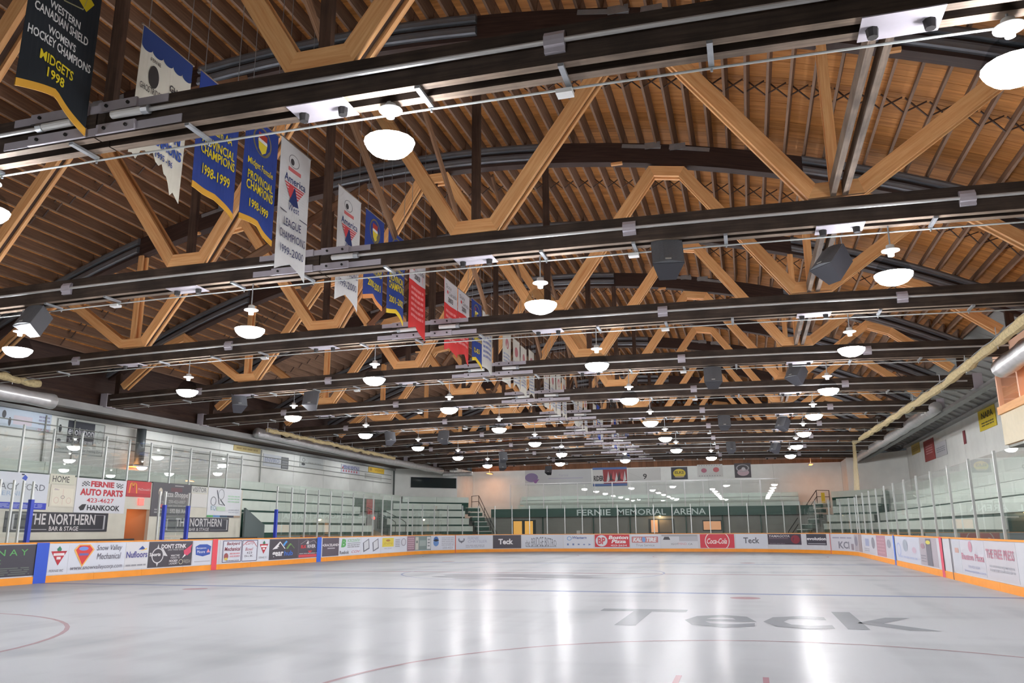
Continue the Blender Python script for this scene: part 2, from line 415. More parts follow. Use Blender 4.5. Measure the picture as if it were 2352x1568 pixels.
for z in (4.95, 5.25, 5.55): MB().tube([(XWL+.05, 22, z), (XWL+.05, 56.5, z)], .022, 6).build('trim_conduit', M_WALLG)['kind'] = 'structure'
for p in ((XWL+.06, 24.6), (XWL+.06, 26.0), (XWL+.06, 39.2)): MB().tube([(p[0], p[1], 3.4), (p[0], p[1], 5.9)], .03, 6).build('trim_downpipe', M_WALLG)['kind'] = 'structure'
MB().beam(V((XWL+.06, 57.0, 3.4)), V((XWL+.06, 57.0, 5.95)), .1, .1).build('trim_corner', mat('grey_trim', (92, 98, 96), .6))['kind'] = 'structure'
structure(boxo('trim_wall_left', (XWL-.02, -4, 5.952), (XWL+.2, 57, 6.1), M_SOFF))
structure(boxo('trim_wall_right', (XWR-.2, -4, 6.502), (XWR+.02, 57.4, 6.62), M_SOFF))
# gable above the far wall: upright boards under the arch
gab = structure(boxo('wall_gable', (-22.4, YW+.03, 6.3), (7.5, YW+.12, 7.0), M_GABLE))
k = 0
x = -22.35
while x < 7.3:
    u = min(abs(x-CT), abs(x+.3-CT)); 
    if max(abs(x-CT), abs(x+.3-CT)) < 15.0:
        boxo('gable_board', (x+.006, YW, 6.302), (x+.294, YW+.028, arc(max(abs(x-CT), abs(x+.3-CT)))+.2), M_GABLE, gab)
    x += .3

# ------------------------------------------------------------------ roof: arched skin, deck boards, joists, bridging
def arch_strip(y0, y1, dz0, dz1, n=30, umax=15.15):
    rings = []
    for i in range(n+1):
        u = -umax+2*umax*i/n; z = arc(u)
        rings.append([(CT+u, y0, z+dz0), (CT+u, y0, z+dz1), (CT+u, y1, z+dz1), (CT+u, y1, z+dz0)])
    return rings
ceil = structure(MB().sweep(arch_strip(-4.2, 65.4, .42, .47)).build('ceiling', M_OLD))
DW = .2035; me = MB().sweep(arch_strip(.002, DW-.004, .373, .4, 24)).mesh('roof_board', M_DECK)
y = 4.6; i = 0
while y < YW-.1:
    obj('roof_board', me, ceil, (0, y, random.choice((-.004, 0, 0, .003)))); y += DW; i += 1
JS = .42; JU = [(-35+i)*JS for i in range(71)]
jme = MB().box((-.026, 0, 0), (.026, TS-.03, .37)).mesh('roof_joist', M_JOIST)
far = MB()
for b in range(-1, NT+1):
    y0 = T1+.19+b*TS
    for u in JU:
        sl = -math.asin(u/RA)
        if 0 <= b < 4: obj('roof_joist', jme, ceil, (CT+u, y0+.015, arc(u)+.002), (0, -sl, 0))
        elif b >= 4 or b == -1:
            ye = min(y0+TS-.03, YW-.05); z = arc(u)+.002
            far.box((CT+u-.026, max(y0, 3.), z), (CT+u+.026, ye, z+.36))
tag(far.build('distant_joist_rows', M_JOIST, ceil), kind='stuff')
for b in range(0, 6):
    ym = T1+.19+b*TS+TS/2; mb = MB()
    for ua, ub in zip(JU, JU[1:]):
        za, zb = arc(ua), arc(ub)
        mb.beam((CT+ua+.03, ym-.02, za+.03), (CT+ub-.03, ym-.02, zb+.33), .04, .018)
        mb.beam((CT+ua+.03, ym+.02, za+.33), (CT+ub-.03, ym+.02, zb+.03), .04, .018)
    tag(mb.build('cross_bridging', M_OLD, ceil), kind='stuff')
# side aisles: eave beams, upper eave walls, low ceilings
for s, xa in ((-1, CT-15.15), (1, CT+15.15)):
    structure(boxo('trim_eave_'+('left' if s < 0 else 'right'), (xa-.14, -4, 5.72 if s < 0 else 5.84), (xa+.14, YW-.1, 5.96), M_SOFF))
    if s < 0: structure(boxo('wall_eave_'+('left' if s < 0 else 'right'), (xa+s*.16, -4, 5.97), (xa+s*.26, YW-.1, 7.9), M_ARCH))
structure(MB().hexa([(XWL-.1, -4, 6.12), (XWL-.1, -4, 6.2), (CT-15.3, -4, 6.3), (CT-15.3, -4, 6.22), (XWL-.1, 63, 6.12), (XWL-.1, 63, 6.2), (CT-15.3, 63, 6.3), (CT-15.3, 63, 6.22)]).build('ceiling_left_aisle', M_OLD))
sof = structure(MB().hexa([(XWR+.1, -4, 6.64), (XWR+.1, -4, 6.7), (CT+15.0, -4, 7.86), (CT+15.0, -4, 7.8), (XWR+.1, 63, 6.64), (XWR+.1, 63, 6.7), (CT+15.0, 63, 7.86), (CT+15.0, 63, 7.8)]).build('ceiling_right_aisle', M_SOFF))
for j in range(48):
    y = 14+j
    MB().hexa([(XWR-.22, y, 6.66), (XWR-.22, y, 6.75), (CT+15.1, y, 7.85), (CT+15.1, y, 7.76), (XWR-.22, y+.05, 6.66), (XWR-.22, y+.05, 6.75), (CT+15.1, y+.05, 7.85), (CT+15.1, y+.05, 7.76)]).build('soffit_batten', M_SOFF, sof)

# ------------------------------------------------------------------ one bowstring truss, then its copies
def make_truss():
    t = empty('roof_truss', (0, T1, 0))
    tag(t, 'arched timber roof truss with zigzag planks, tenth from the end wall', 'roof truss', 'bowstring roof trusses across the hall')
    def chord(name, y0, y1, u0, u1, n=20):
        rings = []
        for i in range(n+1):
            u = u0+(u1-u0)*i/n; z = rodz(u)
            rings.append([(CT+u, y0, z-.225), (CT+u, y1, z-.225), (CT+u, y1, z+.21), (CT+u, y0, z+.21)])
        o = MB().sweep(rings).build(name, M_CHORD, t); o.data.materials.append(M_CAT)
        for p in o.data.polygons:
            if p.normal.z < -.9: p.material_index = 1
    for y0, y1 in ((0, .11), (.245, .375)):
        chord('bottom_chord', y0, y1, -15.0, -.012); chord('bottom_chord', y0, y1, .012, 15.0)
    # arched top chord of two laminated halves
    for u0, u1 in ((-15, -.01), (.01, 15)):
        rings = []
        for i in range(17):
            u = u0+(u1-u0)*i/16; z = arc(u)
            rings.append([(CT+u, .05, z-.53), (CT+u, .33, z-.53), (CT+u, .33, z-.003), (CT+u, .05, z-.003)])
        MB().sweep(rings).build('top_chord', M_ARCH, t)
    # zigzag of pale planks in two layers with the dark old web between
    half = [(.36, 10.56), (2.68, 6.78), (3.42, 6.78), (5.74, 9.99), (6.46, 9.88), (8.78, 6.72), (9.52, 6.72), (11.84, 8.36), (12.56, 8.08), (14.35, 6.66)]
    pl = [(-u, z) for u, z in half[::-1]]+half; W = .25
    def miter(i):
        p = V(pl[i]); d0 = (p-V(pl[i-1])).normalized() if i else (V(pl[1])-p).normalized()
        d1 = (V(pl[i+1])-p).normalized() if i < len(pl)-1 else d0
        n0 = V((-d0.y, d0.x)); n1 = V((-d1.y, d1.x)); b = (n0+n1).normalized()
        return b/max(.35, b.dot(n0))
    for i in range(len(pl)-1):
        a, b = V(pl[i]), V(pl[i+1]); ma, mb_ = miter(i), miter(i+1)
        for y0, y1, w, m in ((.045, .125, W, M_FIR), (.135, .235, W*.62, M_OLD), (.245, .325, W, M_FIR)):
            if m is M_OLD and abs(a.y-b.y) < .5: continue
            q = [a-ma*w/2, a+ma*w/2, b-mb_*w/2, b+mb_*w/2]
            if m is M_FIR and (abs(i) in (0, len(pl)-2)): pass
            P = [(CT+q[0].x, y0, q[0].y), (CT+q[0].x, y1, q[0].y), (CT+q[1].x, y1, q[1].y), (CT+q[1].x, y0, q[1].y),
                 (CT+q[2].x, y0, q[2].y), (CT+q[2].x, y1, q[2].y), (CT+q[3].x, y1, q[3].y), (CT+q[3].x, y0, q[3].y)]
            MB().hexa(P, None, (b-a).length).build('web_plank' if m is M_FIR else 'old_web', m, t)
    for u in (-3.05, 0, 3.05):
        MB().box((CT+u-.075, .135, rodz(u)+.21), (CT+u+.075, .235, arc(u)-.54)).build('web_post', M_OLD, t)
    for u in (-9.15, 9.15):
        for y0, y1 in ((.06, .125), (.255, .32)):
            MB().box((CT+u-.075, y0, rodz(u)+.5), (CT+u+.075, y1, arc(u)-.54)).build('web_post', M_FIR, t)
    for s in (-1, 1):
        MB().box((CT+s*14.62-.1, .12, rodz(14.6)+.2), (CT+s*14.62+.1, .24, arc(14.62)-.5)).build('heel_block', M_OLD, t)
        MB().box((CT+s*15.02-.14, -.05, rodz(15)-.25), (CT+s*15.02+.14, .42, rodz(15)+.26)).build('heel_bracket', M_PLATE, t)
    # grey tubes fastened along the arch, two above each other
    for u0, u1 in ((-3.1, 3.1), (-15, -9.2), (9.2, 15)):
        for dz in (-.1, -.36):
            rings = []
            for i in range(9):
                u = u0+(u1-u0)*i/8; z = arc(u)+dz
                prof = [(.045, -.09), (-.03, -.10), (-.075, -.085), (-.075, -.06), (-.05, -.045), (-.06, .02), (-.04, .075), (.0, .095), (.045, .09)]
                rings.append([(CT+u, py, z+pz) for py, pz in prof])
            MB().sweep(rings).build('steel_tube', M_TUBE, t)
    # perforated nail plates on the arch joint
    for s in (-1, 1):
        for a, b in ((5.05, 6.0), (6.2, 7.15)):
            ua, ub = sorted((s*a, s*b)); mb = MB()
            mb.beam((CT+ua, .04, arc(ua)-.09), (CT+ub, .04, arc(ub)-.09), .012, .1, None, (0, 0, 1)); mb.build('nail_plate', M_GALV, t)
            um = 5.8 if a < 6 else 6.4
            MB().box((CT+s*um-.19, .02, arc(um)-.14), (CT+s*um+.19, .036, arc(um)+.02)).build('nail_plate', M_GALV, t)
    # steel splice at mid span, tension rod with anchors and saddles
    for u0, u1, z0, z1 in ((-1.3, 1.05, .10, .205), (-1.42, 1.27, -.205, -.10)):
        MB().box((CT+u0, -.014, 6.43+z0), (CT+u1, -.002, 6.43+z1)).build('splice_plate', M_PLATE, t)
    for u0, u1 in ((-1.0, -.12), (.05, .62)):
        for z0, z1 in ((.085, .215), (-.215, -.085)):
            MB().box((CT+u0, -.05, 6.43+z0), (CT+u1, -.016, 6.43+z1)).build('anchor_bracket', M_PLATE, t)
    for u in (-.85, -.4, .18, .5): 
        for z in (.15, -.15): MB().tube([(CT+u, -.075, 6.43+z), (CT+u, -.05, 6.43+z)], .022, 6).build('bolt', M_DARKM, t)
    for s in (-1, 1):
        MB().tube([(CT+s*.3, -.07, 6.43), (CT+s*.75, -.07, 6.425)], .05, 10).build('rod_anchor', M_WHITE, t)
        MB().tube([(CT+s*.75, -.07, 6.425), (CT+s*.84, -.07, 6.424)], .058, 8).build('rod_nut', M_GALV, t)
        pts = [(CT+s*(.84+(14.7-.84)*i/14), -.055, rodz(.84+(14.7-.84)*i/14)) for i in range(15)]
        MB().tube(pts, .028, 8).build('tension_rod', M_ROD, t)
        for u in (5.85, 10.95):
            z = rodz(u); mb = MB(); x = CT+s*u
            prof = [(.0, .12), (-.04, .12), (-.085, .055), (-.09, 0), (-.085, -.055), (-.05, -.07), (-.05, -.12), (0, -.12)]
            mb.sweep([[(x-.11, py-.001, z+pz) for py, pz in prof], [(x+.11, py-.001, z+pz) for py, pz in prof]]); mb.build('rod_saddle', M_PLATE, t)
    # gusset plates with bolts under the panel points
    for u in (-9.15, -3.05, 3.05, 9.15):
        z = rodz(u)-.232; p = MB().box((CT+u-.36, -.015, z-.012), (CT+u+.36, .39, z)).build('gusset_plate', M_PLATE, t)
        for dx in (-.25, .25): MB().lathe([(.0, -.1), (.05, -.1), (.06, -.012)], 8, None, (CT+u+dx, .2, z)).build('bolt_head', M_DARKM, p)
    # small galvanised hangers carrying a thin conduit
    for u in (-13.4, -11.6, -8.1, -6.4, -4.9, -1.9, -.35, 1.35, 4.3, 5.9, 7.4, 10.5, 12.3):
        z = rodz(u)-.235; h = MB(); 
        h.box((CT+u-.03, -.01, z-.035), (CT+u+.03, .43, z)); h.tube([(CT+u, .42, z-.09), (CT+u, .42, z)], .014, 6); h.build('conduit_hanger', M_GALV, t)
    MB().tube([(CT+u, .42, rodz(u)-.285) for u in [-14.5+i*2.07 for i in range(15)]], .014, 6).build('conduit', M_ALU, t)
    for u in (5.85, -5.0): MB().box((CT+u-.09, .36, rodz(u)-.35), (CT+u+.09, .5, rodz(u)-.3)).build('junction_box', M_WHITE, t)
    # offcuts left on the planks
    for u in (-7.3, -5.2, 4.9, 10.2, 11.9): MB().box((CT+u-.14, .02, arc(u)-.6), (CT+u+.14, .1, arc(u)-.535)).build('timber_packer', M_FIR, t)
    return t
truss = make_truss()
TY = [T1+TS*i for i in range(NT)]
for yk in TY[1:]:
    c = copy_tree(truss); c.location = (0, yk, 0); c['label'] = 'arched timber roof truss with zigzag planks, %s from the end wall' % ORD[NT-TY.index(yk)]
# sway braces between neighbouring trusses and the weathered long beam lying on the bottom chords
for k in range(NT-1):
    for u, up in ((1.55, True), (-1.9, False)):
        ya, yb = TY[k]+.36, TY[k+1]+.02
        za, zb = (arc(u)-.62, rodz(u)+.3) if up else (rodz(u)+.3, arc(u)-.62)
        o = MB().beam((CT+u, ya+.03, za), (CT+u, yb-.03, zb), .05, .17, None, (0, 1, .3)).build('sway_brace', M_BRACE)
        tag(o, 'brown plank brace %s from the %s truss counted from the end wall' % ('dropping' if up else 'climbing', ORD[NT-k]), 'brace', 'sway braces between the trusses')
lb = empty('long_beam', (1.72, T1, 6.55)); tag(lb, 'weathered double plank beam lying lengthwise across the truss bottom chords', 'beam')
for k in range(NT-1):
    for dx in (-.13, .05):
        ya, yb = (TY[k]+.4-T1, TY[k+1]-.01-T1)
        MB().box((dx, ya-.02, .02), (dx+.085, yb, .24)).build('beam_plank', M_CAT, lb)

# ------------------------------------------------------------------ dasher boards: a path round the rink, s grows from left to right in the photo
LS = YF-RC-YN-2.0                     # left straight starts at Y = YN+2
QA = RC*PI/2; FS = (XR-XL)-2*RC
SB = [0, LS, LS+QA, LS+QA+FS, LS+2*QA+FS, 2*LS+2*QA+FS]
def path(s):
    """point and inward normal"""
    if s <= SB[1]: return V((XL, YN+2+s, 0)), V((1, 0, 0))
    if s <= SB[2]:
        t = (s-SB[1])/RC; c = V((XL+RC, YF-RC, 0)); d = V((-math.cos(t), math.sin(t), 0)); return c+d*RC, -d
    if s <= SB[3]: return V((XL+RC+s-SB[2], YF, 0)), V((0, -1, 0))
    if s <= SB[4]:
        t = (s-SB[3])/RC; c = V((XR-RC, YF-RC, 0)); d = V((math.sin(t), math.cos(t), 0)); return c+d*RC, -d
    return V((XR, YF-RC-(s-SB[4]), 0)), V((-1, 0, 0))
def bp(s, z, off=0.):
    p, n = path(s); q = p+n*off; return V((q.x, q.y, z))
def s_of(px): return solve(lambda s: bp(s, .65), px, 0.01, SB[5]-.01)
def strip(s0, s1, z0, z1, o0, o1):
    n = 1 if path(s0)[1] == path(s1)[1] else max(1, int((s1-s0)/.2)); rings = []
    for i in range(n+1):
        s = s0+(s1-s0)*i/n; rings.append([bp(s, z0, o0), bp(s, z1, o0), bp(s, z1, o1), bp(s, z0, o1)])
    return MB().sweep(rings)
BH = 1.17
boards = tag(empty('rink_boards', (XL, 20, 0)), 'white dasher boards with orange kick strip and advert panels round the ice', 'rink boards')
boards.location = (0, 0, 0)
NPB = 58
for i in range(NPB):
    a, b = SB[5]*i/NPB+.004, SB[5]*(i+1)/NPB-.004
    strip(a, b, .2, BH-.03, -.06, 0).build('board_panel', M_BOARD, boards)
    strip(a, b, 0, .197, -.05, .022).build('kick_plate', M_ORANGE, boards)
    strip(a, b, BH-.029, BH+.012, -.12, .012).build('cap_rail', M_ORANGE, boards)
def advert(px0, px1, bg, items, label, b0=.03, b1=.985, ext=0):
    """a printed sheet on the boards between two pixel columns"""
    s0, s1 = s_of(px0), s_of(px1); s0 -= ext*(s1-s0); z0 = .21+.9*b0; z1 = .21+.925*b1
    a = strip(s0+.006, s1-.006, z0, z1, .001, .004).build('advert_sheet', colm(bg, .4), boards); a['label'] = label
    artwork('advert_print', items, lambda u, w, l: bp(s0+(s1-s0)*u, z0+(z1-z0)*w, .011+l-.003), a)
def stripe(px, w, rgb, z1=BH):
    s = s_of(px); strip(s-w/2, s+w/2, .0, z1, .0225, .026).build('line_marker', colm(rgb), boards)
W_ = (204, 208, 218); K_ = (74, 70, 78); RED = (196, 62, 76); NAVY = (56, 62, 120); GRY = (104, 106, 112)
def tri_logo(ca, wa, b0, b1):
    return [('p', [(ca-wa, b1), (ca, b0), (ca+wa, b1)], (178, 42, 56)), ('r', ca-wa*.68, b0+(b1-b0)*.68, ca+wa*.68, b0+(b1-b0)*.86, (224, 214, 216)), ('r', ca-wa*.26, b0+(b1-b0)*.42, ca+wa*.26, b0+(b1-b0)*.6, (224, 214, 216)),
            ('p', [(ca-wa*.22, b1+.0), (ca-wa*.28, b1+.07), (ca, b1+.17), (ca+wa*.28, b1+.07), (ca+wa*.22, b1)], (52, 120, 92))]
advert(-60, 83, (66, 64, 74), [('t', 'K O O T E N A Y', .03, .66, .9, .86, (92, 160, 96)), ('t', 'D E S I G N S', .12, .38, .64, .55, (84, 148, 92))]+lines(.1, .04, .94, .3, 4, (96, 104, 100), 3), 'dark grey panel with green spaced lettering', ext=.65)
advert(110, 156, W_, tri_logo(.5, .4, .28, .76)+[('t', 'FERNIE BC', .1, .07, .8, .15, (120, 120, 128))], 'white panel with red triangle and green leaf')
advert(156, 286, W_, [('p', [(.08, .78), (.16, .97), (.35, .97), (.43, .78), (.24, .18)], (226, 172, 90)), ('p', [(.11, .78), (.17, .93), (.34, .93), (.40, .78), (.24, .25)], (204, 58, 58)), ('e', .24, .82, .08, .07, (110, 140, 210)), ('r', .17, .58, .33, .66, (110, 100, 160)),
     ('t', 'Snow Valley', .47, .68, .93, .93, (90, 88, 100), {'shear': .15}), ('t', 'Mechanical', .48, .42, .92, .64, (90, 88, 100), {'shear': .15}), ('t', 'www.snowvalleycorp.com', .05, .05, .96, .24, (96, 94, 106), {'shear': .2})], 'white panel with gem badge and grey italic lettering')
advert(287, 339, (206, 206, 210), [('p', [(.55, .72), (.72, .86), (.88, .72)], (48, 78, 150)), ('p', [(.6, .66), (.93, .78), (.93, .72)], (226, 190, 90)), ('t', 'Nufloors', .04, .42, .97, .66, (74, 74, 140), {'bold': .02})]+lines(.05, .08, .95, .2, 1, (150, 150, 156), 5), 'pale panel with blue flooring shop lettering')
advert(340, 441, K_, [('t', "DON'T STINK", .27, .72, .84, .9, (226, 224, 226), {'bold': .03}), ('t', 'LIKE THESE GUYS', .42, .64, .78, .7, (200, 198, 200)), ('o', .2, .46, .13, .3, .14, (206, 204, 208)), ('p', [(.2, .92), (.17, .72), (.22, .72)], (206, 204, 208)), ('p', [(.2, .02), (.17, .2), (.23, .2)], (206, 204, 208)),
     ('p', [(.25, .8), (.31, .62), (.33, .45), (.42, .42), (.3, .75)], (206, 204, 208)), ('t', 'Sports', .02, .4, .26, .58, (214, 212, 214), {'bold': .04}), ('p', [(.8, .45), (.78, .62), (.85, .7), (.98, .88), (.95, .7), (.96, .55), (.88, .42)], (206, 74, 104)), ('p', [(.75, .3), (.81, .48), (.84, .42)], (222, 220, 222)),
     ('t', 'WHAT THEY', .49, .4, .7, .47, (210, 208, 212), {'bold': .03}), ('t', 'NEED IS', .49, .31, .7, .38, (210, 208, 212)), ('t', 'HOCKEY', .46, .18, .66, .27, (224, 222, 224), {'bold': .03}), ('t', 'LAUNDRY', .46, .08, .66, .16, (224, 222, 224)), ('o', .73, .17, .05, .1, .2, (206, 204, 180)), ('t', 'FRESH', .79, .1, .95, .25, (180, 178, 168))], 'charcoal panel with compass logo and pink glove')
advert(443, 487, W_, [('p', [(.1, .76), (.3, .85), (.7, .85), (.92, .76), (.88, .42), (.5, .34), (.14, .42)], (54, 84, 166)), ('t', 'Benjamin', .16, .64, .66, .73, (228, 230, 236)), ('t', 'Moore', .2, .48, .6, .6, (228, 230, 236)), ('p', [(.68, .5), (.76, .66), (.88, .5)], (222, 150, 160)), ('r', .08, .12, .9, .15, (160, 160, 168))], 'white panel with blue shield paint logo')
advert(510, 555, W_, [('l', [(.03, .03), (.03, .97), (.97, .97), (.97, .03), (.03, .03)], .03, (90, 84, 110)), ('t', 'Backyard', .2, .74, .88, .92, (140, 70, 84), {'bold': .02, 'shear': .2}), ('t', 'Mechanical', .1, .52, .92, .7, (140, 70, 84), {'bold': .02, 'shear': .2}), ('e', .2, .28, .11, .15, (150, 80, 80)), ('e', .2, .17, .09, .06, (206, 186, 96))]+lines(.38, .22, .9, .46, 2, (206, 150, 160), 6)+lines(.2, .06, .9, .12, 1, (120, 120, 128), 7), 'framed white panel with maroon slanted lettering and round badge')
advert(555, 591, W_, [('l', [(.03, .03), (.03, .97), (.97, .97), (.97, .03), (.03, .03)], .03, (90, 84, 110)), ('t', 'Curry', .2, .72, .75, .88, (176, 90, 100), {'shear': .3, 'rise': .05}), ('t', 'Bowl', .2, .5, .7, .64, (176, 90, 100), {'shear': .3}), ('l', [(.05, .75), (.3, .93), (.7, .92), (.93, .68)], .03, (190, 100, 108)), ('t', '423', .3, .36, .65, .45, (110, 100, 110)), ('t', 'Elko, BC', .18, .2, .72, .3, (110, 100, 110))], 'framed white panel with red swooping script')
advert(592, 618, W_, tri_logo(.5, .38, .32, .78)+[('t', 'FERNIE BC', .1, .1, .85, .2, (150, 150, 156))], 'narrow white panel with small red triangle')
advert(618, 685, K_, [('p', [(.1, .5), (.34, .88), (.36, .84), (.29, .66), (.33, .64), (.24, .58), (.3, .55)], (222, 220, 222)), ('l', [(.34, .87), (.52, .52)], .03, (222, 220, 222)), ('p', [(.44, .72), (.55, .92), (.6, .86), (.55, .78), (.52, .72), (.5, .64)], (74, 150, 220)), ('p', [(.55, .52), (.68, .78), (.74, .72), (.66, .62), (.62, .5)], (112, 150, 90)), ('l', [(.7, .78), (.85, .52)], .02, (112, 150, 90)),
     ('t', 'gear', .1, .08, .47, .38, (224, 222, 224), {'bold': .03}), ('t', 'hub', .5, .17, .8, .42, (66, 112, 196), {'bold': .02})], 'charcoal panel with white, blue and green peaks')
advert(685, 731, (80, 74, 84), [('l', [(.1, .72), (.4, .93), (.55, .8), (.75, .9), (.9, .72)], .025, (150, 146, 152)), ('p', [(.36, .72), (.46, .9), (.5, .72)], (226, 224, 226)), ('t', 'ELK', .12, .5, .38, .66, (214, 70, 74), {'bold': .03}), ('t', 'RIVER', .43, .5, .84, .68, (224, 222, 224), {'bold': .02}), ('p', [(.45, .36), (.56, .22), (.68, .36)], (200, 64, 72)), ('r', .02, .03, .98, .17, (204, 78, 84))]+lines(.05, .2, .95, .25, 1, (200, 198, 200), 9), 'charcoal panel with mountain line and red band')
advert(740, 778, (92, 84, 94), [('t', 'GRACELAND', .05, .54, .95, .68, (224, 222, 224), {'bold': .02}), ('r', .3, .4, .75, .46, (180, 176, 182)), ('e', .03, .61, .02, .03, (224, 222, 224)), ('e', .97, .61, .02, .03, (224, 222, 224))], 'grey panel with small white capitals')
advert(779, 828, W_, [('t', 'B', .08, .45, .3, .93, (96, 166, 100), {'bold': .06, 'shear': .15}), ('t', 'ACKCOUNTRY', .36, .74, .96, .92, (112, 176, 112)), ('r', .36, .66, .98, .68, (60, 64, 66)), ('t', 'Reebok', .02, .06, .45, .26, (120, 120, 126), {'bold': .03}), ('t', 'CCM', .56, .1, .95, .24, (206, 110, 120), {'shear': .3})]+lines(.36, .4, .95, .62, 2, (150, 152, 158), 10), 'white panel with big green letter and sports brands')
advert(829, 874, W_, [('p', [(.08, .66), (.38, .92), (.42, .3), (.12, .1)], (110, 112, 122)), ('p', [(.13, .66), (.35, .84), (.38, .36), (.16, .2)], (196, 198, 204)), ('p', [(.56, .66), (.86, .92), (.9, .3), (.6, .1)], (110, 112, 122)), ('p', [(.61, .66), (.83, .84), (.86, .36), (.64, .2)], (196, 198, 204))], 'white panel with two grey framed sheets')
advert(875, 935, W_, [('r', .04, .36, .46, .92, (214, 196, 84)), ('e', .25, .76, .08, .07, (170, 120, 70)), ('t', 'INN', .1, .5, .4, .64, (190, 160, 70)), ('t', 'INN LODGE', .12, .22, .38, .29, (150, 150, 170)), ('e', .85, .62, .1, .26, (150, 148, 160)), ('e', .85, .62, .07, .2, (196, 196, 204))]+lines(.52, .3, .7, .85, 5, (150, 150, 160), 12), 'white panel with yellow square and grey oval')
advert(935, 953, (150, 120, 134), lines(.1, .1, .9, .92, 6, (196, 170, 182), 13), 'narrow mauve panel of small print')
advert(953, 990, (124, 140, 138), [('r', .03, .05, .24, .93, (196, 194, 184)), ('r', .76, .08, .97, .93, (206, 208, 210)), ('r', .3, .3, .7, .7, (156, 168, 166)), ('e', .13, .6, .06, .1, (110, 124, 122))]+lines(.8, .2, .93, .85, 3, (130, 134, 140), 14), 'grey green panel with pale side strips')
advert(990, 1045, W_, [('e', .22, .7, .11, .24, (72, 110, 172)), ('e', .22, .5, .12, .25, (104, 142, 196)), ('p', [(.08, .66), (.22, .78), (.36, .66), (.22, .58)], (50, 54, 66)), ('t', '250-423', .5, .06, .9, .2, (150, 152, 162))]+lines(.46, .26, .96, .9, 5, (176, 178, 188), 15), 'white panel with blue oval landscape badge')
advert(1047, 1131, W_, [('o', .16, .7, .09, .22, .3, (110, 112, 124)), ('r', .08, .78, .24, .98, W_), ('p', [(.1, .72), (.16, .4), (.22, .72), (.18, .6), (.14, .6)], (110, 112, 124)), ('t', 'FERNIE', .34, .68, .64, .9, (164, 168, 188)), ('t', 'CHRYSLER', .34, .45, .86, .64, (164, 168, 188))]+lines(.28, .08, .8, .32, 2, (170, 172, 184), 16), 'white panel with ram horn mark and pale serif lettering')
advert(1132, 1197, (72, 68, 78), [('t', 'Teck', .2, .3, .72, .72, (224, 222, 226), {'bold': .04})], 'charcoal panel with white company name')
advert(1199, 1293, W_, [('t', 'the BRIDGE BISTRO', .08, .12, .84, .55, (120, 124, 134), {'arch': .7}), ('l', [(.1, .1), (.84, .1)], .03, (120, 124, 134))], 'white panel with arched bistro lettering')
advert(1294, 1363, (208, 212, 222), [('o', .2, .72, .08, .16, .3, (120, 160, 206)), ('t', 'Western', .3, .68, .78, .88, (104, 120, 170), {'bold': .03, 'shear': .2}), ('r', .12, .2, .18, .34, (120, 136, 180)), ('r', .3, .2, .36, .34, (120, 136, 180)), ('r', .48, .22, .54, .32, (120, 136, 180)), ('r', .66, .22, .72, .3, (120, 136, 180)), ('p', [(.84, .34), (.92, .26), (.84, .18)], (120, 136, 180))], 'pale blue panel with small house icons')
advert(1366, 1446, (200, 54, 66), [('e', .2, .5, .17, .46, (206, 210, 220)), ('e', .2, .5, .14, .38, (214, 216, 222)), ('t', 'BP', .09, .22, .31, .78, (196, 84, 92), {'bold': .04}), ('t', 'Boston', .4, .62, .97, .92, (232, 226, 228), {'bold': .04, 'shear': .2}), ('t', 'Pizza', .48, .3, .9, .6, (232, 226, 228), {'bold': .04, 'shear': .2}), ('t', '423-2634', .46, .06, .92, .2, (226, 214, 218), {'bold': .02})], 'red panel with round white badge and pizza lettering', .1, .985)
advert(1448, 1517, W_, [('r', .05, .4, .92, .84, (178, 96, 96)), ('r', .065, .43, .905, .81, (196, 130, 130)), ('t', 'KAL', .09, .46, .38, .78, (226, 228, 232), {'bold': .05, 'shear': .25}), ('e', .45, .62, .06, .2, (120, 160, 214)), ('t', 'TIRE', .53, .46, .88, .78, (226, 228, 232), {'bold': .05, 'shear': .25}), ('t', 'True Service', .18, .12, .8, .3, (140, 142, 148))], 'white panel with red tyre shop plate')
advert(1518, 1603, (204, 206, 212), [('r', .5, .5, 1, .98, (178, 180, 188)), ('r', .02, .85, .98, .98, (160, 162, 170)), ('p', [(.06, .6), (.1, .82), (.22, .82), (.26, .6)], (74, 74, 80)), ('t', 'IGOT', .28, .22, .48, .36, (120, 122, 130)), ('t', 'MIND', .48, .22, .7, .38, (204, 150, 160)), ('t', '.CA', .72, .22, .85, .36, (120, 122, 130))], 'light grey panel with dark cap shape')
advert(1608, 1687, (204, 52, 70), [('o', .5, .5, .36, .78, .07, (230, 214, 212)), ('t', 'Coca-Cola', .2, .3, .78, .7, (234, 220, 218), {'shear': .35, 'bold': .02})], 'red panel with white script inside a ring', .03, .985)
advert(1690, 1763, W_, [('t', 'Teck', .24, .34, .74, .76, (92, 94, 104), {'bold': .02})], 'white panel with dark company name')
advert(1764, 1841, (74, 66, 78), [('t', 'YAMAGOYA', .04, .68, .64, .92, (196, 192, 198), {'shear': .3, 'bold': .02}), ('r', .04, .55, .6, .6, (130, 110, 124)), ('e', .82, .5, .14, .4, (140, 58, 70)), ('e', .8, .45, .07, .25, (96, 62, 76))]+lines(.05, .06, .5, .14, 1, (140, 130, 142), 21), 'dark panel with white brush lettering and red figure', .3, .985)
advert(1853, 1899, (72, 72, 82), [('t', 'evolution', .02, .44, .98, .72, (226, 226, 230), {'bold': .03}), ('r', .06, .1, .94, .16, (170, 172, 178))], 'dark panel with white lowercase gym name', .3, .985)
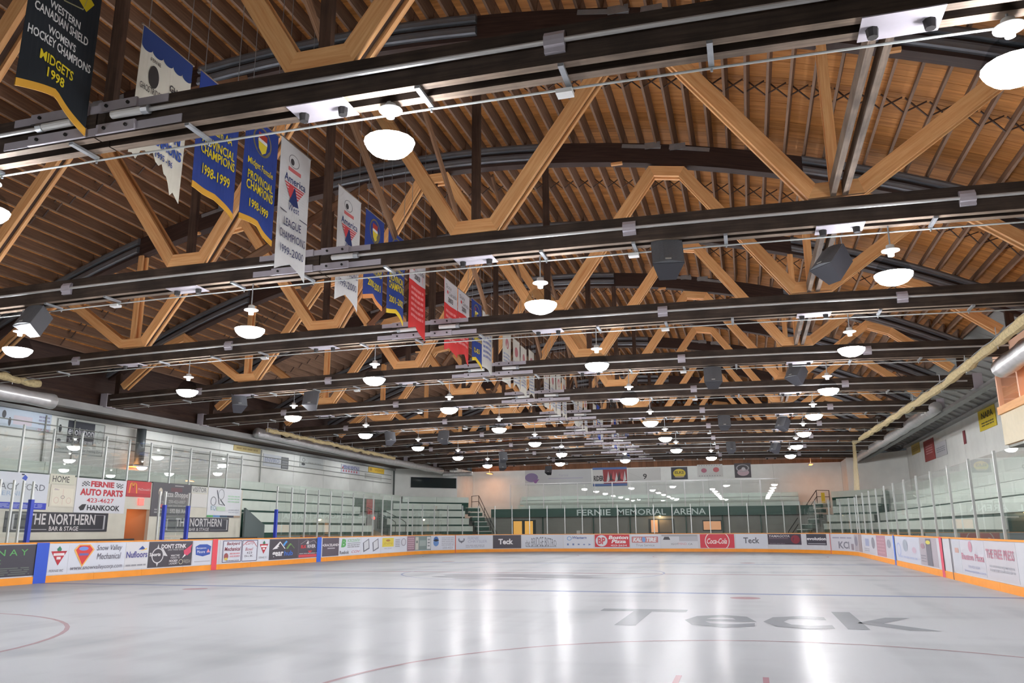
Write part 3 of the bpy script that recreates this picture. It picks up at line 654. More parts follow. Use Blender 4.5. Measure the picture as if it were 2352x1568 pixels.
advert(1910, 1962, (198, 198, 206), [('t', 'KCI', .25, .1, .72, .55, (130, 130, 142), {'bold': .03}), ('r', .82, .05, .97, .42, (150, 140, 150))]+lines(.05, .7, .9, .85, 1, (150, 150, 170), 23), 'pale panel with grey letters on the corner')
advert(1963, 1971, (170, 164, 172), [('e', .5, .6, .4, .3, (140, 136, 150))], 'narrow pale panel with grey oval')
advert(1972, 1980, (156, 144, 146), [], 'narrow brownish panel')
advert(1983, 2013, (190, 192, 200), [('r', .2, .4, .5, .8, (150, 158, 186)), ('e', .8, .6, .12, .3, (140, 140, 150))]+lines(.1, .1, .5, .3, 2, (160, 162, 172), 24), 'pale panel with faint blue square')
advert(2014, 2035, (170, 128, 140), lines(.1, .1, .9, .9, 5, (190, 156, 166), 25), 'dull pink panel of small print')
advert(2036, 2050, (188, 190, 198), [('e', .5, .65, .3, .2, (140, 144, 156))], 'narrow pale panel with small oval')
advert(2058, 2113, (190, 194, 206), [('o', .15, .45, .1, .3, .25, (160, 172, 206)), ('e', .45, .65, .1, .25, (150, 158, 170)), ('e', .8, .5, .08, .12, (190, 170, 186))]+lines(.1, .1, .9, .25, 1, (170, 180, 206), 26), 'pale blue panel with grey leaf shape')
advert(2114, 2154, (166, 160, 168), [('r', .4, .02, .7, .98, (104, 102, 112)), ('e', .54, .85, .13, .07, (196, 186, 84)), ('e', .2, .7, .12, .1, (160, 130, 140))]+lines(.05, .1, .35, .4, 3, (140, 138, 148), 27), 'grey panel with dark strip and yellow dot')
advert(2191, 2208, (186, 190, 198), [('r', .3, .6, .8, .75, (186, 150, 140))], 'narrow pale panel by a black seam')
advert(2209, 2264, (190, 190, 198), [('e', .45, .82, .08, .16, (190, 140, 156)), ('t', 'Boston Pizza', .03, .42, .96, .62, (184, 128, 144), {'bold': .02}), ('t', '250-423-2634', .28, .2, .75, .28, (158, 164, 190)), ('t', 'bostonpizza.com', .1, .05, .97, .15, (150, 160, 196))], 'pale panel with faded pink pizza lettering')
advert(2265, 2338, (192, 190, 196), [('t', 'THE FREE PRESS', .05, .55, .94, .8, (180, 122, 138), {'bold': .02})]+lines(.12, .2, .92, .4, 2, (158, 158, 166), 28), 'pale panel with faded pink newspaper title')
stripe(94, .45, (44, 84, 196)); stripe(492, .32, (220, 76, 88)); stripe(732, .42, (52, 98, 204)); stripe(2055.5, .32, (72, 110, 196)); stripe(2165, .34, (206, 78, 100))
stripe(1046, .06, (216, 110, 90)); stripe(1908, .06, (206, 110, 116)); stripe(2187, .07, (60, 56, 70), BH-.02)

# ------------------------------------------------------------------ glass above the boards: every post and pane its own piece
def glass_run(name, label, ss, z1, bluefeet=(), thing=None):
    t = thing or tag(empty(name), label, 'glass screen')
    for i, s in enumerate(ss):
        p, n = path(s); q = p-n*.06; d = V((-n.y, n.x, 0))
        MB().hexa([q+d*.025+n*.03+V((0, 0, BH+.013)), q-d*.025+n*.03+V((0, 0, BH+.013)), q-d*.025-n*.03+V((0, 0, BH+.013)), q+d*.025-n*.03+V((0, 0, BH+.013)),
                   q+d*.025+n*.03+V((0, 0, z1)), q-d*.025+n*.03+V((0, 0, z1)), q-d*.025-n*.03+V((0, 0, z1)), q+d*.025-n*.03+V((0, 0, z1))]).build('stanchion', M_ALU, t)
        if i in bluefeet: 
            MB().hexa([q+d*.055+n*.06+V((0, 0, BH+.014)), q-d*.055+n*.06+V((0, 0, BH+.014)), q-d*.055-n*.06+V((0, 0, BH+.014)), q+d*.055-n*.06+V((0, 0, BH+.014)),
                       q+d*.055+n*.06+V((0, 0, 2.42)), q-d*.055+n*.06+V((0, 0, 2.42)), q-d*.055-n*.06+V((0, 0, 2.42)), q+d*.055-n*.06+V((0, 0, 2.42))]).build('stanchion_pad', M_BLUE, t)
        if i+1 < len(ss) and ss[i+1]-s < 3.0:
            strip(s+.03, ss[i+1]-.03, BH+.014, z1-.06, -.066, -.054).build('glass_pane', M_GLASS, t)
    return t
def rng(a, b, st):
    n = max(1, round((b-a)/st)); return [a+(b-a)*i/n for i in range(n+1)]
sL = [s_of(x) for x in (-20, 12, 35)]; sb = s_of(58)
glass_run('bench_glass_screen', 'glass screen with blue padded post ending at the home bench', [.2]+rng(2.4, sL[0], 2.4)[:-1]+sL+[sb], 2.95, (len([.2]+rng(2.4, sL[0], 2.4)[:-1]+sL),))
glass_run('bench_divider_screen', 'single glass pane with two blue padded posts between the benches', [s_of(358), s_of(371), s_of(426)], 2.9, (1, 2))
s0 = s_of(632)
glass_run('left_glass_screen', 'long glass screen with blue first post below the tiered benches', rng(s0, SB[1]-.05, 1.22), 3.45, (0,))
glass_run('end_glass_screen', 'glass screen curving round the end under the green name band', rng(SB[1]+.6, SB[4]-.6, 1.24), 3.1)
glass_run('right_glass_screen', 'glass screen on the boards with pale lettering panels and penalty box', rng(SB[4]+.1, SB[5]-14, 2.35)+rng(SB[5]-14, SB[5]-.1, 2.35)[1:], 3.2)

# ------------------------------------------------------------------ bench back wall with signs, its glass, doorway
XBW = -22.0; ZBW = 3.3
dy0, dy1 = at(288, 1200, X=XBW).y, at(341, 1200, X=XBW).y; yend = at(553, 1200, X=XBW).y
M_CREAM = mat('cream_wall', (208, 206, 192), .6, var=.06, scale=2)
bw = structure(boxo('wall_bench', (XBW-.14, 2, 0), (XBW, dy0, ZBW), M_CREAM))
structure(boxo('wall_bench_visitor', (XBW-.14, dy1, 0), (XBW, yend, ZBW), M_CREAM))
structure(boxo('wall_bench_lintel', (XBW-.14, dy0+.001, 2.3), (XBW, dy1-.001, ZBW), M_CREAM))
structure(boxo('door_1', (XBW-1.9, dy0+.05, 0), (XBW-1.82, dy1+.2, 2.35), M_TAN))
structure(boxo('wall_hall_side', (XBW-1.8, dy1+.06, 0), (XBW-.15, dy1+.2, 2.35), M_TAN)); structure(boxo('wall_hall_near', (XBW-1.8, dy0-.2, 0), (XBW-.15, dy0-.06, 2.35), M_TAN))
structure(boxo('ceiling_hall', (XBW-1.9, dy0-.2, 2.36), (XBW-.15, dy1+.2, 2.4), M_TAN))
dl = bpy.data.lights.new('hall_bulb', 'POINT'); dl.energy = 6; dl.color = (1, .62, .36); dl.shadow_soft_size = .08
hl = tag(MB().lathe([(0, -.06), (.06, -.05), (.09, 0), (.09, .03), (0, .03)], 12, None, (XBW-1.0, (dy0+dy1)/2, 2.32)).build('hall_lamp', mat('warm_lamp', (255, 196, 140), .5, emit=3)), 'small warm ceiling lamp inside the bench doorway', 'lamp')
lo = bpy.data.objects.new('hall_bulb', dl); COL.objects.link(lo); lo.location = (XBW-1.0, (dy0+dy1)/2, 2.15); lo.parent = hl
dr = tag(empty('wooden_door', (XBW-1.2, dy1-.1, 0)), 'orange brown wooden door standing open in the bench doorway', 'door')
boxo('door_leaf', (-.02, -.5, .02), (.03, .14, 2.0), mat('orange_door', (176, 96, 44), .5, var=.15), dr); boxo('door_handle', (.031, -.42, .95), (.08, -.38, 1.1), M_GALV, dr)
tag(boxo('exit_sign', (XBW+.001, dy0+.52, 2.45), (XBW+.06, dy0+.78, 2.7), mat('red_exit_glow', (255, 92, 84), .5, emit=1.6)), 'red glowing exit sign over the bench doorway', 'exit sign')
tag(boxo('bench_rail', (XL-.32, at(62, 1243, X=XL).y, BH-.02), (XL-.14, dy0-1.2, BH+.075), M_BLACK), 'black padded rail along the home bench boards', 'bench rail')
tag(boxo('bench_rail', (XL-.32, at(430, 1240, X=XL).y, BH-.02), (XL-.14, yend-.9, BH+.06), M_BLACK), 'black padded rail along the visitor bench boards', 'bench rail')
for nm, a, b, l in (('player_bench', 12., dy0-1., 'long wooden player bench under the home sign'), ('player_bench', dy1+1.2, yend-.4, 'wooden player bench under the visitor sign')):
    t = tag(empty(nm, (XBW+.45, (a+b)/2, 0)), l, 'bench'); h = (b-a)/2
    boxo('seat', (-.18, -h, .42), (.18, h, .47), M_BRACE, t)
    for k in range(5): boxo('leg', (-.15, -h+.1+(2*h-.2)*k/4-.03, 0), (.15, -h+.1+(2*h-.2)*k/4+.03, .419), M_DARKM, t)
ug = tag(empty('upper_glass_screen'), 'tall glass screen standing on the wall behind the player benches', 'glass screen')
ys = [5, 7.4, 9.8, 12.2, 14.6, 16.9, 18.6]+[at(x, 1100, X=XBW-.05).y for x in (40, 112, 178, 236, 290, 341, 388, 434, 479, 519, 553)]
for i, y in enumerate(ys):
    boxo('stanchion', (XBW-.08, y-.025, ZBW+.001), (XBW-.02, y+.025, 4.83), M_ALU, ug)
    if i+1 < len(ys): boxo('glass_pane', (XBW-.056, y+.03, ZBW+.002), (XBW-.044, ys[i+1]-.03, 4.78), M_GLASS, ug)
tag(MB().prism([(XBW+.2, yend+.02, .0), (XBW+.2, yend+1.6, .0), (XBW+.2, yend+1.6, 1.75), (XBW+.2, yend+.02, 2.5)], (-.1, 0, 0)).build('stair_side_panel', mat('slate_panel', (92, 104, 104), .6)), 'slate grey stair side panel with sloping top by the visitor bench', 'panel')

def wall_sign(name, x, px0, px1, py0, py1, bg, items, label, cat='sign', th=.02, zfix=None, edge=None):
    """sheet on the plane X=x whose photo outline runs from column px0 to px1; py0/py1 top and bottom at its middle"""
    y0 = at(px0, (py0+py1)/2, X=x).y; y1 = at(px1, (py0+py1)/2, X=x).y; pm = (px0+px1)/2
    z1 = at(pm, py0, X=x).z; z0 = at(pm, py1, X=x).z
    o = tag(boxo(name, (x, y0, z0), (x+th, y1, z1), colm(bg, .5)), label, cat)
    artwork('print', items, lambda a, b, l: (x+th+l, y0+(y1-y0)*a, z0+(z1-z0)*b), o)
    return o
XS = XBW+.005
wall_sign('wall_sign', XS, -60, 109, 1083, 1168, (206, 212, 220), [('r', 0, 0, 1, .18, (44, 62, 190)), ('t', 'LEGACY FORD', .1, .52, .95, .7, (96, 102, 112)), ('t', 'FERNIE', .3, .36, .66, .48, (150, 176, 206)), ('p', [(.6, .84), (.64, .95), (.68, .88), (.66, .78)], (60, 90, 190)), ('r', .59, .93, .63, .97, (60, 70, 90))]+lines(.05, .03, .95, .15, 3, (150, 160, 220), 31), 'pale car dealer sign with blue bottom band on the bench wall')
wall_sign('wall_sign', XS, 114, 171, 1089, 1112, (206, 206, 188), [('t', 'HOME', .1, .2, .78, .82, (44, 46, 48))], 'cream strip reading HOME above the coaching board')
wall_sign('coaching_board', XS, 114, 171, 1114, 1164, (212, 208, 192), [('r', .08, .06, .92, .86, (222, 218, 200)), ('o', .5, .45, .08, .08, .3, (150, 146, 140)), ('l', [(.5, .1), (.5, .82)], .01, (206, 160, 150)), ('o', .25, .3, .1, .14, .12, (206, 170, 160)), ('o', .75, .3, .1, .14, .12, (206, 170, 160)), ('t', 'Elks', .14, .76, .32, .83, (130, 100, 140))], 'cream coaching board with rink drawing under the HOME strip', 'board')
wall_sign('wall_sign', XS, 172, 287, 1100, 1178, (214, 216, 222), [('t', 'FERNIE', .27, .76, .74, .93, (186, 40, 54), {'bold': .05}), ('t', 'AUTO PARTS', .08, .5, .94, .7, (186, 40, 54), {'bold': .05}), ('t', '423-4627', .22, .3, .76, .43, (196, 52, 66), {'bold': .01}), ('t', 'HANKOOK', .24, .07, .9, .23, (40, 40, 46), {'bold': .03}), ('p', [(.08, .15), (.14, .24), (.22, .25), (.18, .08), (.12, .06)], (40, 40, 46))]
    +[('r', a, b, a+.025, b+.03, (60, 60, 66)) for i in range(5) for j in range(4) if (i+j) % 2 == 0 for a, b in ((.1+i*.028, .76+j*.035+i*.006), (.78+i*.028, .88-j*.035-i*.006))], 'white car parts sign with red slab lettering and chequered flags')
wall_sign('wall_sign', XS, 9, 246, 1176, 1221, (44, 44, 52), [('l', [(.07, .12), (.38, .12)], .035, (176, 178, 182)), ('l', [(.7, .12), (.96, .12), (.96, .88), (.86, .88)], .018, (176, 178, 182)), ('l', [(.07, .12), (.07, .88), (.2, .88)], .018, (176, 178, 182)), ('t', 'THE NORTHERN', .2, .36, .86, .92, (206, 204, 204), {'bold': .02}), ('t', 'BAR & STAGE', .4, .05, .69, .28, (206, 204, 204), {'bold': .02})], 'black bar sign with white border under the HOME board')
wall_sign('wall_sign', XS, 290, 346, 1105, 1141, (196, 58, 62), [('l', [(.1, .1), (.14, .8), (.2, .9), (.25, .6), (.3, .9), (.37, .8), (.42, .1)], .05, (232, 150, 60)), ('t', "McDonald's", .46, .42, .97, .58, (222, 190, 188)), ('r', 0, 0, 1, .22, (176, 44, 50))], 'red restaurant sign with yellow arches over the bench doorway')
wall_sign('wall_sign', XS, 347, 437, 1110, 1186, (82, 80, 86), [('t', 'Pizza Shoppe', .3, .54, .92, .76, (206, 204, 206), {'bold': .02}), ('t', '250-423-0007', .42, .4, .86, .5, (186, 184, 186), {'bold': .02}), ('t', '592 8th Ave.', .48, .1, .92, .24, (206, 204, 206), {'bold': .02}), ('t', 'Crew', .16, .38, .34, .5, (186, 184, 186)), ('e', .2, .72, .05, .13, (206, 196, 180)), ('e', .26, .31, .04, .06, (206, 84, 90)), ('r', .45, .75, .75, .88, (104, 72, 78)), ('r', .55, .92, .78, .95, (160, 158, 160))]+lines(.08, .08, .38, .24, 2, (160, 158, 160), 33)+lines(.42, .28, .9, .37, 1, (150, 148, 150), 34), 'charcoal pizza shop sign with outlined lettering on the bench wall')
wall_sign('wall_sign', XS, 438, 475, 1117, 1132, (200, 202, 196), [('t', 'VISITOR', .08, .15, .95, .85, (70, 74, 78))], 'pale strip reading VISITOR on the bench wall')
wall_sign('wall_sign', XS, 438, 475, 1134, 1165, (206, 206, 202), [('r', .03, .03, .97, .97, (210, 210, 206))], 'blank pale board under the VISITOR strip', 'board')
wall_sign('wall_sign', XS, 476, 552, 1121, 1188, (214, 218, 222), [('r', 0, .0, .18, .07, (86, 168, 104)), ('r', .18, 0, .38, .07, (104, 150, 200)), ('r', .38, 0, .6, .07, (70, 92, 112)), ('r', .6, 0, .8, .07, (64, 68, 84)), ('r', .8, 0, 1, .07, (170, 150, 130)), ('o', .38, .78, .09, .18, .12, (140, 146, 152)), ('o', .16, .54, .08, .15, .12, (90, 96, 104)), ('l', [(.25, .92), (.33, .45), (.45, .42)], .02, (84, 92, 100)), ('l', [(.36, .6), (.5, .4)], .03, (84, 92, 100)), ('t', 'EQ', .1, .22, .24, .38, (130, 170, 190)), ('r', .26, .22, .52, .36, (190, 214, 190))]+lines(.58, .5, .95, .78, 3, (180, 212, 190), 35)+lines(.62, .14, .95, .3, 2, (190, 196, 204), 36), 'white sign with line drawn bicycle and coloured bottom bars')
wall_sign('wall_sign', XS, 372, 524, 1188, 1221, (62, 64, 72), [('l', [(.06, .12), (.4, .12)], .03, (176, 178, 182)), ('l', [(.7, .12), (.97, .12), (.97, .88), (.9, .88)], .018, (176, 178, 182)), ('l', [(.06, .12), (.06, .88), (.18, .88)], .018, (176, 178, 182)), ('t', 'THE NORTHERN', .18, .36, .88, .94, (196, 196, 198), {'bold': .02}), ('t', 'BAR & STAGE', .38, .06, .68, .28, (190, 190, 192), {'bold': .02})], 'dark grey bar sign with white border under the VISITOR strip')
XU = XWL+.01
wall_sign('wall_sign', XU, -40, 118, 935, 985, (196, 208, 222), [('e', .28, .6, .03, .18, (60, 60, 66)), ('e', .37, .3, .02, .2, (60, 60, 66)), ('r', .42, .2, .7, .62, (206, 196, 206)), ('t', '-27.396', .78, .05, .98, .16, (196, 110, 120))]+lines(.8, .3, .98, .8, 3, (150, 150, 176), 37), 'pale blue upper wall sign with small black figures')
wall_sign('wall_sign', XU, 126, 238, 967, 1044, (206, 212, 208), [('r', .22, .28, .78, .98, (42, 46, 58)), ('t', 'evolution', .24, .56, .77, .8, (218, 220, 224), {'bold': .01}), ('t', 'health & fitness', .27, .34, .75, .46, (206, 208, 212), {'bold': .01}), ('t', 'Official Fernie Ghostrider Training Zone', .04, .08, .98, .17, (120, 126, 126)), ('e', .07, .7, .03, .12, (50, 54, 56)), ('e', .07, .36, .04, .05, (50, 54, 56)), ('o', .9, .6, .06, .2, .12, (160, 168, 164)), ('l', [(.01, .02), (.99, .02), (.99, .98), (.01, .98), (.01, .02)], .012, (92, 96, 90))], 'large gym sign with dark blue centre on the upper wall')
wall_sign('wall_sign', XU, 536, 598, 1025, 1038, (190, 172, 120), lines(.1, .2, .9, .8, 1, (150, 130, 84), 38), 'faded yellow strip sign high on the white side wall')
wall_sign('wall_sign', XU, 604, 645, 1044, 1072, (204, 208, 214), [('t', 'ENVIRO', .08, .35, .9, .72, (160, 166, 190), {'bold': .02})], 'white sign with pale blue capitals beside a grey striped sign')
wall_sign('wall_sign', XU, 646, 662, 1050, 1077, (116, 118, 120), lines(.1, .1, .9, .9, 4, (150, 152, 154), 39), 'narrow grey striped sign on the upper side wall')
wall_sign('wall_sign', XU, 688, 742, 1050, 1076, (200, 204, 202), [('t', 'mountain', .35, .4, .9, .62, (130, 134, 132)), ('o', .15, .68, .06, .16, .3, (130, 134, 132)), ('e', .14, .3, .08, .1, (70, 72, 74))], 'white sign with grey lettering and round mark on the side wall')
wall_sign('wall_sign', XU, 783, 826, 1068, 1089, (210, 212, 222), [('t', 'FERNIE RENTALS', .1, .55, .95, .9, (74, 86, 150), {'bold': .03}), ('p', [(.03, .5), (.08, .8), (.13, .5)], (180, 60, 70))]+[('e', .12+.14*i, .3, .035, .12, (196, 96, 106)) for i in range(6)], 'white rental sign with blue capitals and red dots')
wall_sign('wall_sign', XU, 846, 882, 1073, 1086, (222, 184, 66), [('e', .14, .5, .07, .25, (180, 140, 50)), ('t', 'WRENCH', .36, .3, .92, .7, (170, 132, 50), {'bold': .02})], 'yellow strip sign high on the side wall near the corner')
wall_sign('wall_sign', XU, 838, 876, 1089, 1100, (190, 190, 184), [], 'plain beige panel under the yellow strip sign', 'panel')

# ------------------------------------------------------------------ tiered benches
def stand(name, label, O, d, n, t0s, t1s, nrow, zs, depth=.8, extra=0):
    """rows parallel to d; n points to the ice. O is on the wall line. zs: top level of each row, highest row first"""
    t = tag(empty(name, (O[0], O[1], 0)), label, 'bleachers'); t.location = (0, 0, 0)
    O = V((O[0], O[1], 0)); d = V((d[0], d[1], 0)).normalized(); n = V((n[0], n[1], 0)).normalized()
    for i in range(nrow):
        off0, off1 = .02+depth*i, .02+depth*(i+1); zt = zs[i]; ta, tb = t0s[i], t1s[i]
        def hx(ta, tb, o0, o1, z0, z1):
            P = []
            for tt in (ta, tb):
                for oo, zz in ((o0, z0), (o1, z0), (o1, z1), (o0, z1)): P.append(O+d*tt+n*oo+V((0, 0, zz)))
            return MB().hexa(P)
        zb = zs[i+1] if i+1 < nrow else zt-.5
        hx(ta, tb, off0, off1-.12, max(.0, zb-.75), zt-.13).build('riser', M_GREEN, t)
        L = tb-ta; k = max(1, round(L/3.6))
        for j in range(k):
            a, b = ta+L*j/k+.008, ta+L*(j+1)/k-.008
            hx(a, b, off1-.1, off1-.06, zb+.13, zt-.05).build('seat_front', M_SEAT, t)
            hx(a, b, off1-.42, off1-.05, zt-.049, zt).build('seat_board', M_SEAT, t)
    return t
ZR = [4.05, 3.5, 2.94, 2.36, 1.78]
yA, yB = at(595, 1180, X=-23.2).y-4.5, 43.0
ycut = [yA, yA, yA, yA+3.2, yA+4.0]
stand('side_bleachers', 'white tiered benches along the side wall with dark green gaps', (XWL+.02, 0), (0, 1), (1, 0),
      [6, 6, max(33.2, yend+1.4), max(33.2, yend+1.4), max(33.2, yend+1.4)], [56.7]+[at(800+i*14, 1180, X=XWL+.8*(i+1)).y for i in range(1, 5)], 5, ZR)
# straight part beyond the gangway and the angled corner part
gx = XWL; 
dL = V((B_L[0]-A_L[0], B_L[1]-A_L[1], 0)).normalized(); nL = V((dL.y, -dL.x, 0))
def tcol(O, d, n, off, px, lo=-14., hi=12.): 
    O = V((O[0], O[1], 0)); return solve(lambda t: O+d*t+n*off+V((0, 0, 2.5)), px, lo, hi)
stand('corner_bleachers', 'white tiered benches set at an angle under the dark press window', A_L, dL, nL,
      [tcol(A_L, dL, nL, .8*(i+1), (800, 872, 880, 890, 902)[i]) if i else .45 for i in range(5)], [tcol(A_L, dL, nL, .8*(i+1), (1077, 1061, 1069, 1078, 1087)[i]) for i in range(5)], 5, [4.0, 3.45, 2.9, 2.34, 1.76])
dR = V((B_R[0]-A_R[0], B_R[1]-A_R[1], 0)).normalized(); nR = V((-dR.y, dR.x, 0))
stand('right_corner_bleachers', 'white tiered benches set at an angle beside the yellow gate post', A_R, dR, nR,
      [tcol(A_R, dR, nR, .7*(i+1), (2030, 2025, 2015, 2005, 1995)[i], -14, 6) for i in range(5)], [tcol(A_R, dR, nR, .7*(i+1), (1912, 1922, 1912, 1897, 1888)[i], -8, 12) for i in range(5)], 5, [4.0, 3.45, 2.9, 2.34, 1.76], .7)
stand('right_bleachers', 'white tiered benches seen through the glass below the right wall signs', (XWR-.02, 0), (0, 1), (-1, 0), [26.]*5, [53.5]*5, 5, [4.0, 3.45, 2.9, 2.34, 1.76], .66)
# stairs at the far ends of the angled parts
def stairs(name, label, p, d, n, k, zt, rail=True):
    t = tag(empty(name, (p.x, p.y, 0)), label, 'stairs'); t.location = (0, 0, 0)
    for i in range(k):
        a = p+n*(.36*i); z = zt-(zt-.3)*i/(k-1)
        P = []
        for tt in (0, 1.1):
            for oo, zz in ((0, z-.3), (.34, z-.3), (.34, z-.045), (0, z-.045)): P.append(a+d*tt+n*oo+V((0, 0, zz)))
        MB().hexa(P).build('step', M_GREEN, t); P = []
        for tt in (0, 1.12):
            for oo, zz in ((-.02, z-.044), (.36, z-.044), (.36, z), (-.02, z)): P.append(a+d*tt+n*oo+V((0, 0, zz)))
        MB().hexa(P).build('tread', M_SEAT, t)
    if rail:
        a0 = p+d*1.15+V((0, 0, zt+.0)); a1 = p+d*1.15+n*(.36*(k-1))+V((0, 0, .3))
        for h in (.95, .5): MB().tube([a0+V((0, 0, h))-n*1.2, a0+V((0, 0, h)), a1+V((0, 0, h))], .025, 6).build('handrail', M_DARKM, t)
        for f in (-1.2, 0., .36*(k-1)*.33, .36*(k-1)*.66, .36*(k-1)):
            zz = zt if f <= 0 else zt-(zt-.3)*f/(.36*(k-1))
            q = p+d*1.15+n*f; MB().tube([q+V((0, 0, zz-.3)), q+V((0, 0, zz+.95))], .025, 6).build('rail_post', M_DARKM, t)
    return t
A3 = V((A_L[0], A_L[1], 0)); te = tcol(A_L, dL, nL, .8, 1066)
stairs('end_stairs', 'dark green stairs with pale nosings beside the angled benches', A3+dL*(te+.1)+nL*.9, dL, nL, 9, 3.2)
A4 = V((A_R[0], A_R[1], 0)); te = tcol(A_R, dR, nR, .7, 1912, -8, 12)
stairs('end_stairs', 'dark green stairs with pale nosings below the yellow gate post', A4+dR*(te+.1)+nR*.8, dR, nR, 9, 3.2)
yp = A4+dR*(te+.7)+nR*.75; tag(boxo('gate_post', (yp.x-.12, yp.y-.06, 3.205), (yp.x+.12, yp.y+.06, 3.95), mat('yellow_paint', (226, 196, 40), .5)), 'yellow gate post at the top of the right end stairs', 'post')
# gangway between side and corner benches: red door, exit light, railings
yg = at(862, 1160, X=XWL+1.6).y
tag(boxo('red_exit_door', (XWL+1.2, yg-.55, 2.55), (XWL+1.28, yg+.55, 3.55), colm((190, 54, 60))), 'red panel door above the gangway through the side benches', 'door')
tag(MB().lathe([(0, -.11), (.08, -.08), (.11, 0), (.08, .08), (0, .11)], 12, None, (XWL+1.5, yg, 2.3)).build('exit_light', mat('red_exit_glow2', (255, 84, 76), .5, emit=2.)), 'round red exit light in the gangway of the side benches', 'light')
for sy, lb_ in ((-.8, 'dark handrail on the near side of the bench gangway'), (.9, 'dark handrail on the far side of the bench gangway')):
    t = tag(empty('gangway_rail'), lb_, 'handrail')
    MB().tube([(XWL+1.4, yg+sy, 3.0), (XWL+3.2, yg+sy, 2.2), (XWL+3.5, yg+sy, 2.0), (XWL+3.5, yg+sy, 1.2)], .025, 6).build('handrail', M_DARKM, t)
    MB().tube([(XWL+1.4, yg+sy, 1.6), (XWL+1.4, yg+sy, 3.0)], .025, 6).build('rail_post', M_DARKM, t)
ramp = tag(MB().hexa([(XWL+.1, yg-.7, 1.2), (XWL+.1, yg+.7, 1.2), (XWL+.1, yg+.7, 2.0), (XWL+.1, yg-.7, 2.0), (XWL+4.2, yg-.7, .0), (XWL+4.2, yg+.7, .0), (XWL+4.2, yg+.7, .3), (XWL+4.2, yg-.7, .3)]).build('gangway_ramp', mat('beige_ramp', (176, 164, 138), .7)), 'beige sloping gangway between the two bench blocks', 'ramp')
# press window in the angled wall
pa, pb = tcol(A_L, dL, nL, .01, 941, 0, 6), tcol(A_L, dL, nL, .01, 1047, 0, 6)
win = structure(empty('window_1')); 
def dw(t, o, z): return A3+dL*t+nL*o+V((0, 0, z))
def dbox(t0, t1, o0, o1, z0, z1): return MB().hexa([dw(t0, o0, z0), dw(t0, o1, z0), dw(t0, o1, z1), dw(t0, o0, z1), dw(t1, o0, z0), dw(t1, o1, z0), dw(t1, o1, z1), dw(t1, o0, z1)])
dbox(pa, pb, .002, .02, 4.72, 5.52).build('window_pane', mat('dark_press_glass', (46, 54, 54), .06, spec=.8), win)
for t0, t1, z0, z1 in ((pa-.06, pb+.06, 4.66, 4.718), (pa-.06, pb+.06, 5.522, 5.58), (pa-.06, pa-.001, 4.72, 5.52), (pb+.001, pb+.06, 4.72, 5.52)): dbox(t0, t1, .002, .05, z0, z1).build('window_frame', M_WHITE, win)

# ------------------------------------------------------------------ far end: balcony with name band, upper benches, wall with windows
YB_ = 61.0
fx0, fx1 = at(1128, 1180, Y=YB_).x, at(1868, 1165, Y=YB_).x
band = tag(empty('name_band', ((fx0+fx1)/2, YB_, 2.4)), 'dark green balcony band with pale arena name across the end', 'fascia'); band.location = (0, 0, 0)
boxo('band_board', (fx0, YB_, 2.42), (fx1, YB_+.15, 3.05), M_GREEN, band)
nx0, nx1 = at(1325, 1178, Y=YB_).x, at(1621, 1172, Y=YB_).x
for wtxt, a, b in (('FERNIE', 0, .27), ('MEMORIAL', .325, .70), ('ARENA', .755, 1.)):
    def serif(a0, b0): pass
    artwork('lettering', [('t', wtxt, a, 0, b, 1, (206, 222, 218), {'bold': .012})], lambda u, w, l: (nx0+(nx1-nx0)*u, YB_-l, 2.5+.44*w), band)
structure(boxo('floor_balcony', (fx0, YB_+.16, 2.42), (fx1, YW-.1, 2.52), M_WALLG))
wu = structure(boxo('wall_under_balcony', (-22.2, 61.62, 0), (6.85, 61.8, 2.41), M_WALLG))
for i in range(11):
    boxo('siding_board', (-22.2, 61.595, .02+i*.217), (6.85, 61.619, .02+i*.217+.205), mat('grey_siding', (148, 148, 142), .8, var=.08, scale=1.5), wu)
ub = tag(empty('balcony_bleachers'), 'three rows of pale benches on the end balcony above the green band', 'bleachers')
for i, (y, z) in enumerate(((61.35, 3.36), (62.1, 3.70), (62.85, 4.06))):
    a, b = at(1190-6*i*0+i*4, 1160, Y=y).x, at(1835, 1150, Y=y).x; k = 6
    for j in range(k):
        xa, xb = a+(b-a)*j/k+.01, a+(b-a)*(j+1)/k-.01
        boxo('seat_front', (xa, y, z-.3), (xb, y+.04, z-.045), M_SEAT, ub); boxo('seat_board', (xa, y-.02, z-.044), (xb, y+.36, z), M_SEAT, ub)
    boxo('riser', (a, y+.12, 2.53 if i == 0 else z-.6), (b, y+.7, z-.13), M_WALLG, ub)
fr = tag(empty('balcony_screen'), 'tall white framed safety screen standing on the end balcony', 'screen')
ya_ = 61.07; xa, xb = at(1172, 1110, Y=ya_).x, at(1790, 1097, Y=ya_).x
for j in range(16):
    x = xa+(xb-xa)*j/15; w = .07 if j % 2 == 0 else .03
    boxo('screen_post', (x-w/2, ya_-.03, 3.06), (x+w/2, ya_+.03, 4.92), M_WHITE, fr)
boxo('top_rail', (xa, ya_-.035, 4.925), (xb, ya_+.035, 4.985), M_WHITE, fr)
for j in range(15): boxo('glass_pane', (xa+(xb-xa)*j/15+.04, ya_-.004, 3.07), (xa+(xb-xa)*(j+1)/15-.04, ya_+.004, 4.9), M_GLASS, fr)
def far_win(name, p0, p1, panes, cols, frame):
    a = at(*p0, Y=61.57); b = at(*p1, Y=61.57); w = structure(empty(name)); x0, x1, z0, z1 = a.x, b.x, b.z, a.z
    boxo('window_frame', (x0, 61.575, z0), (x1, 61.594, z1), frame, w)
    n = len(panes)
    for i, (u0, u1) in enumerate(panes):
        boxo('window_pane', (x0+(x1-x0)*u0, 61.55, z0+.09), (x0+(x1-x0)*u1, 61.574, z1-.09), cols[i], w)
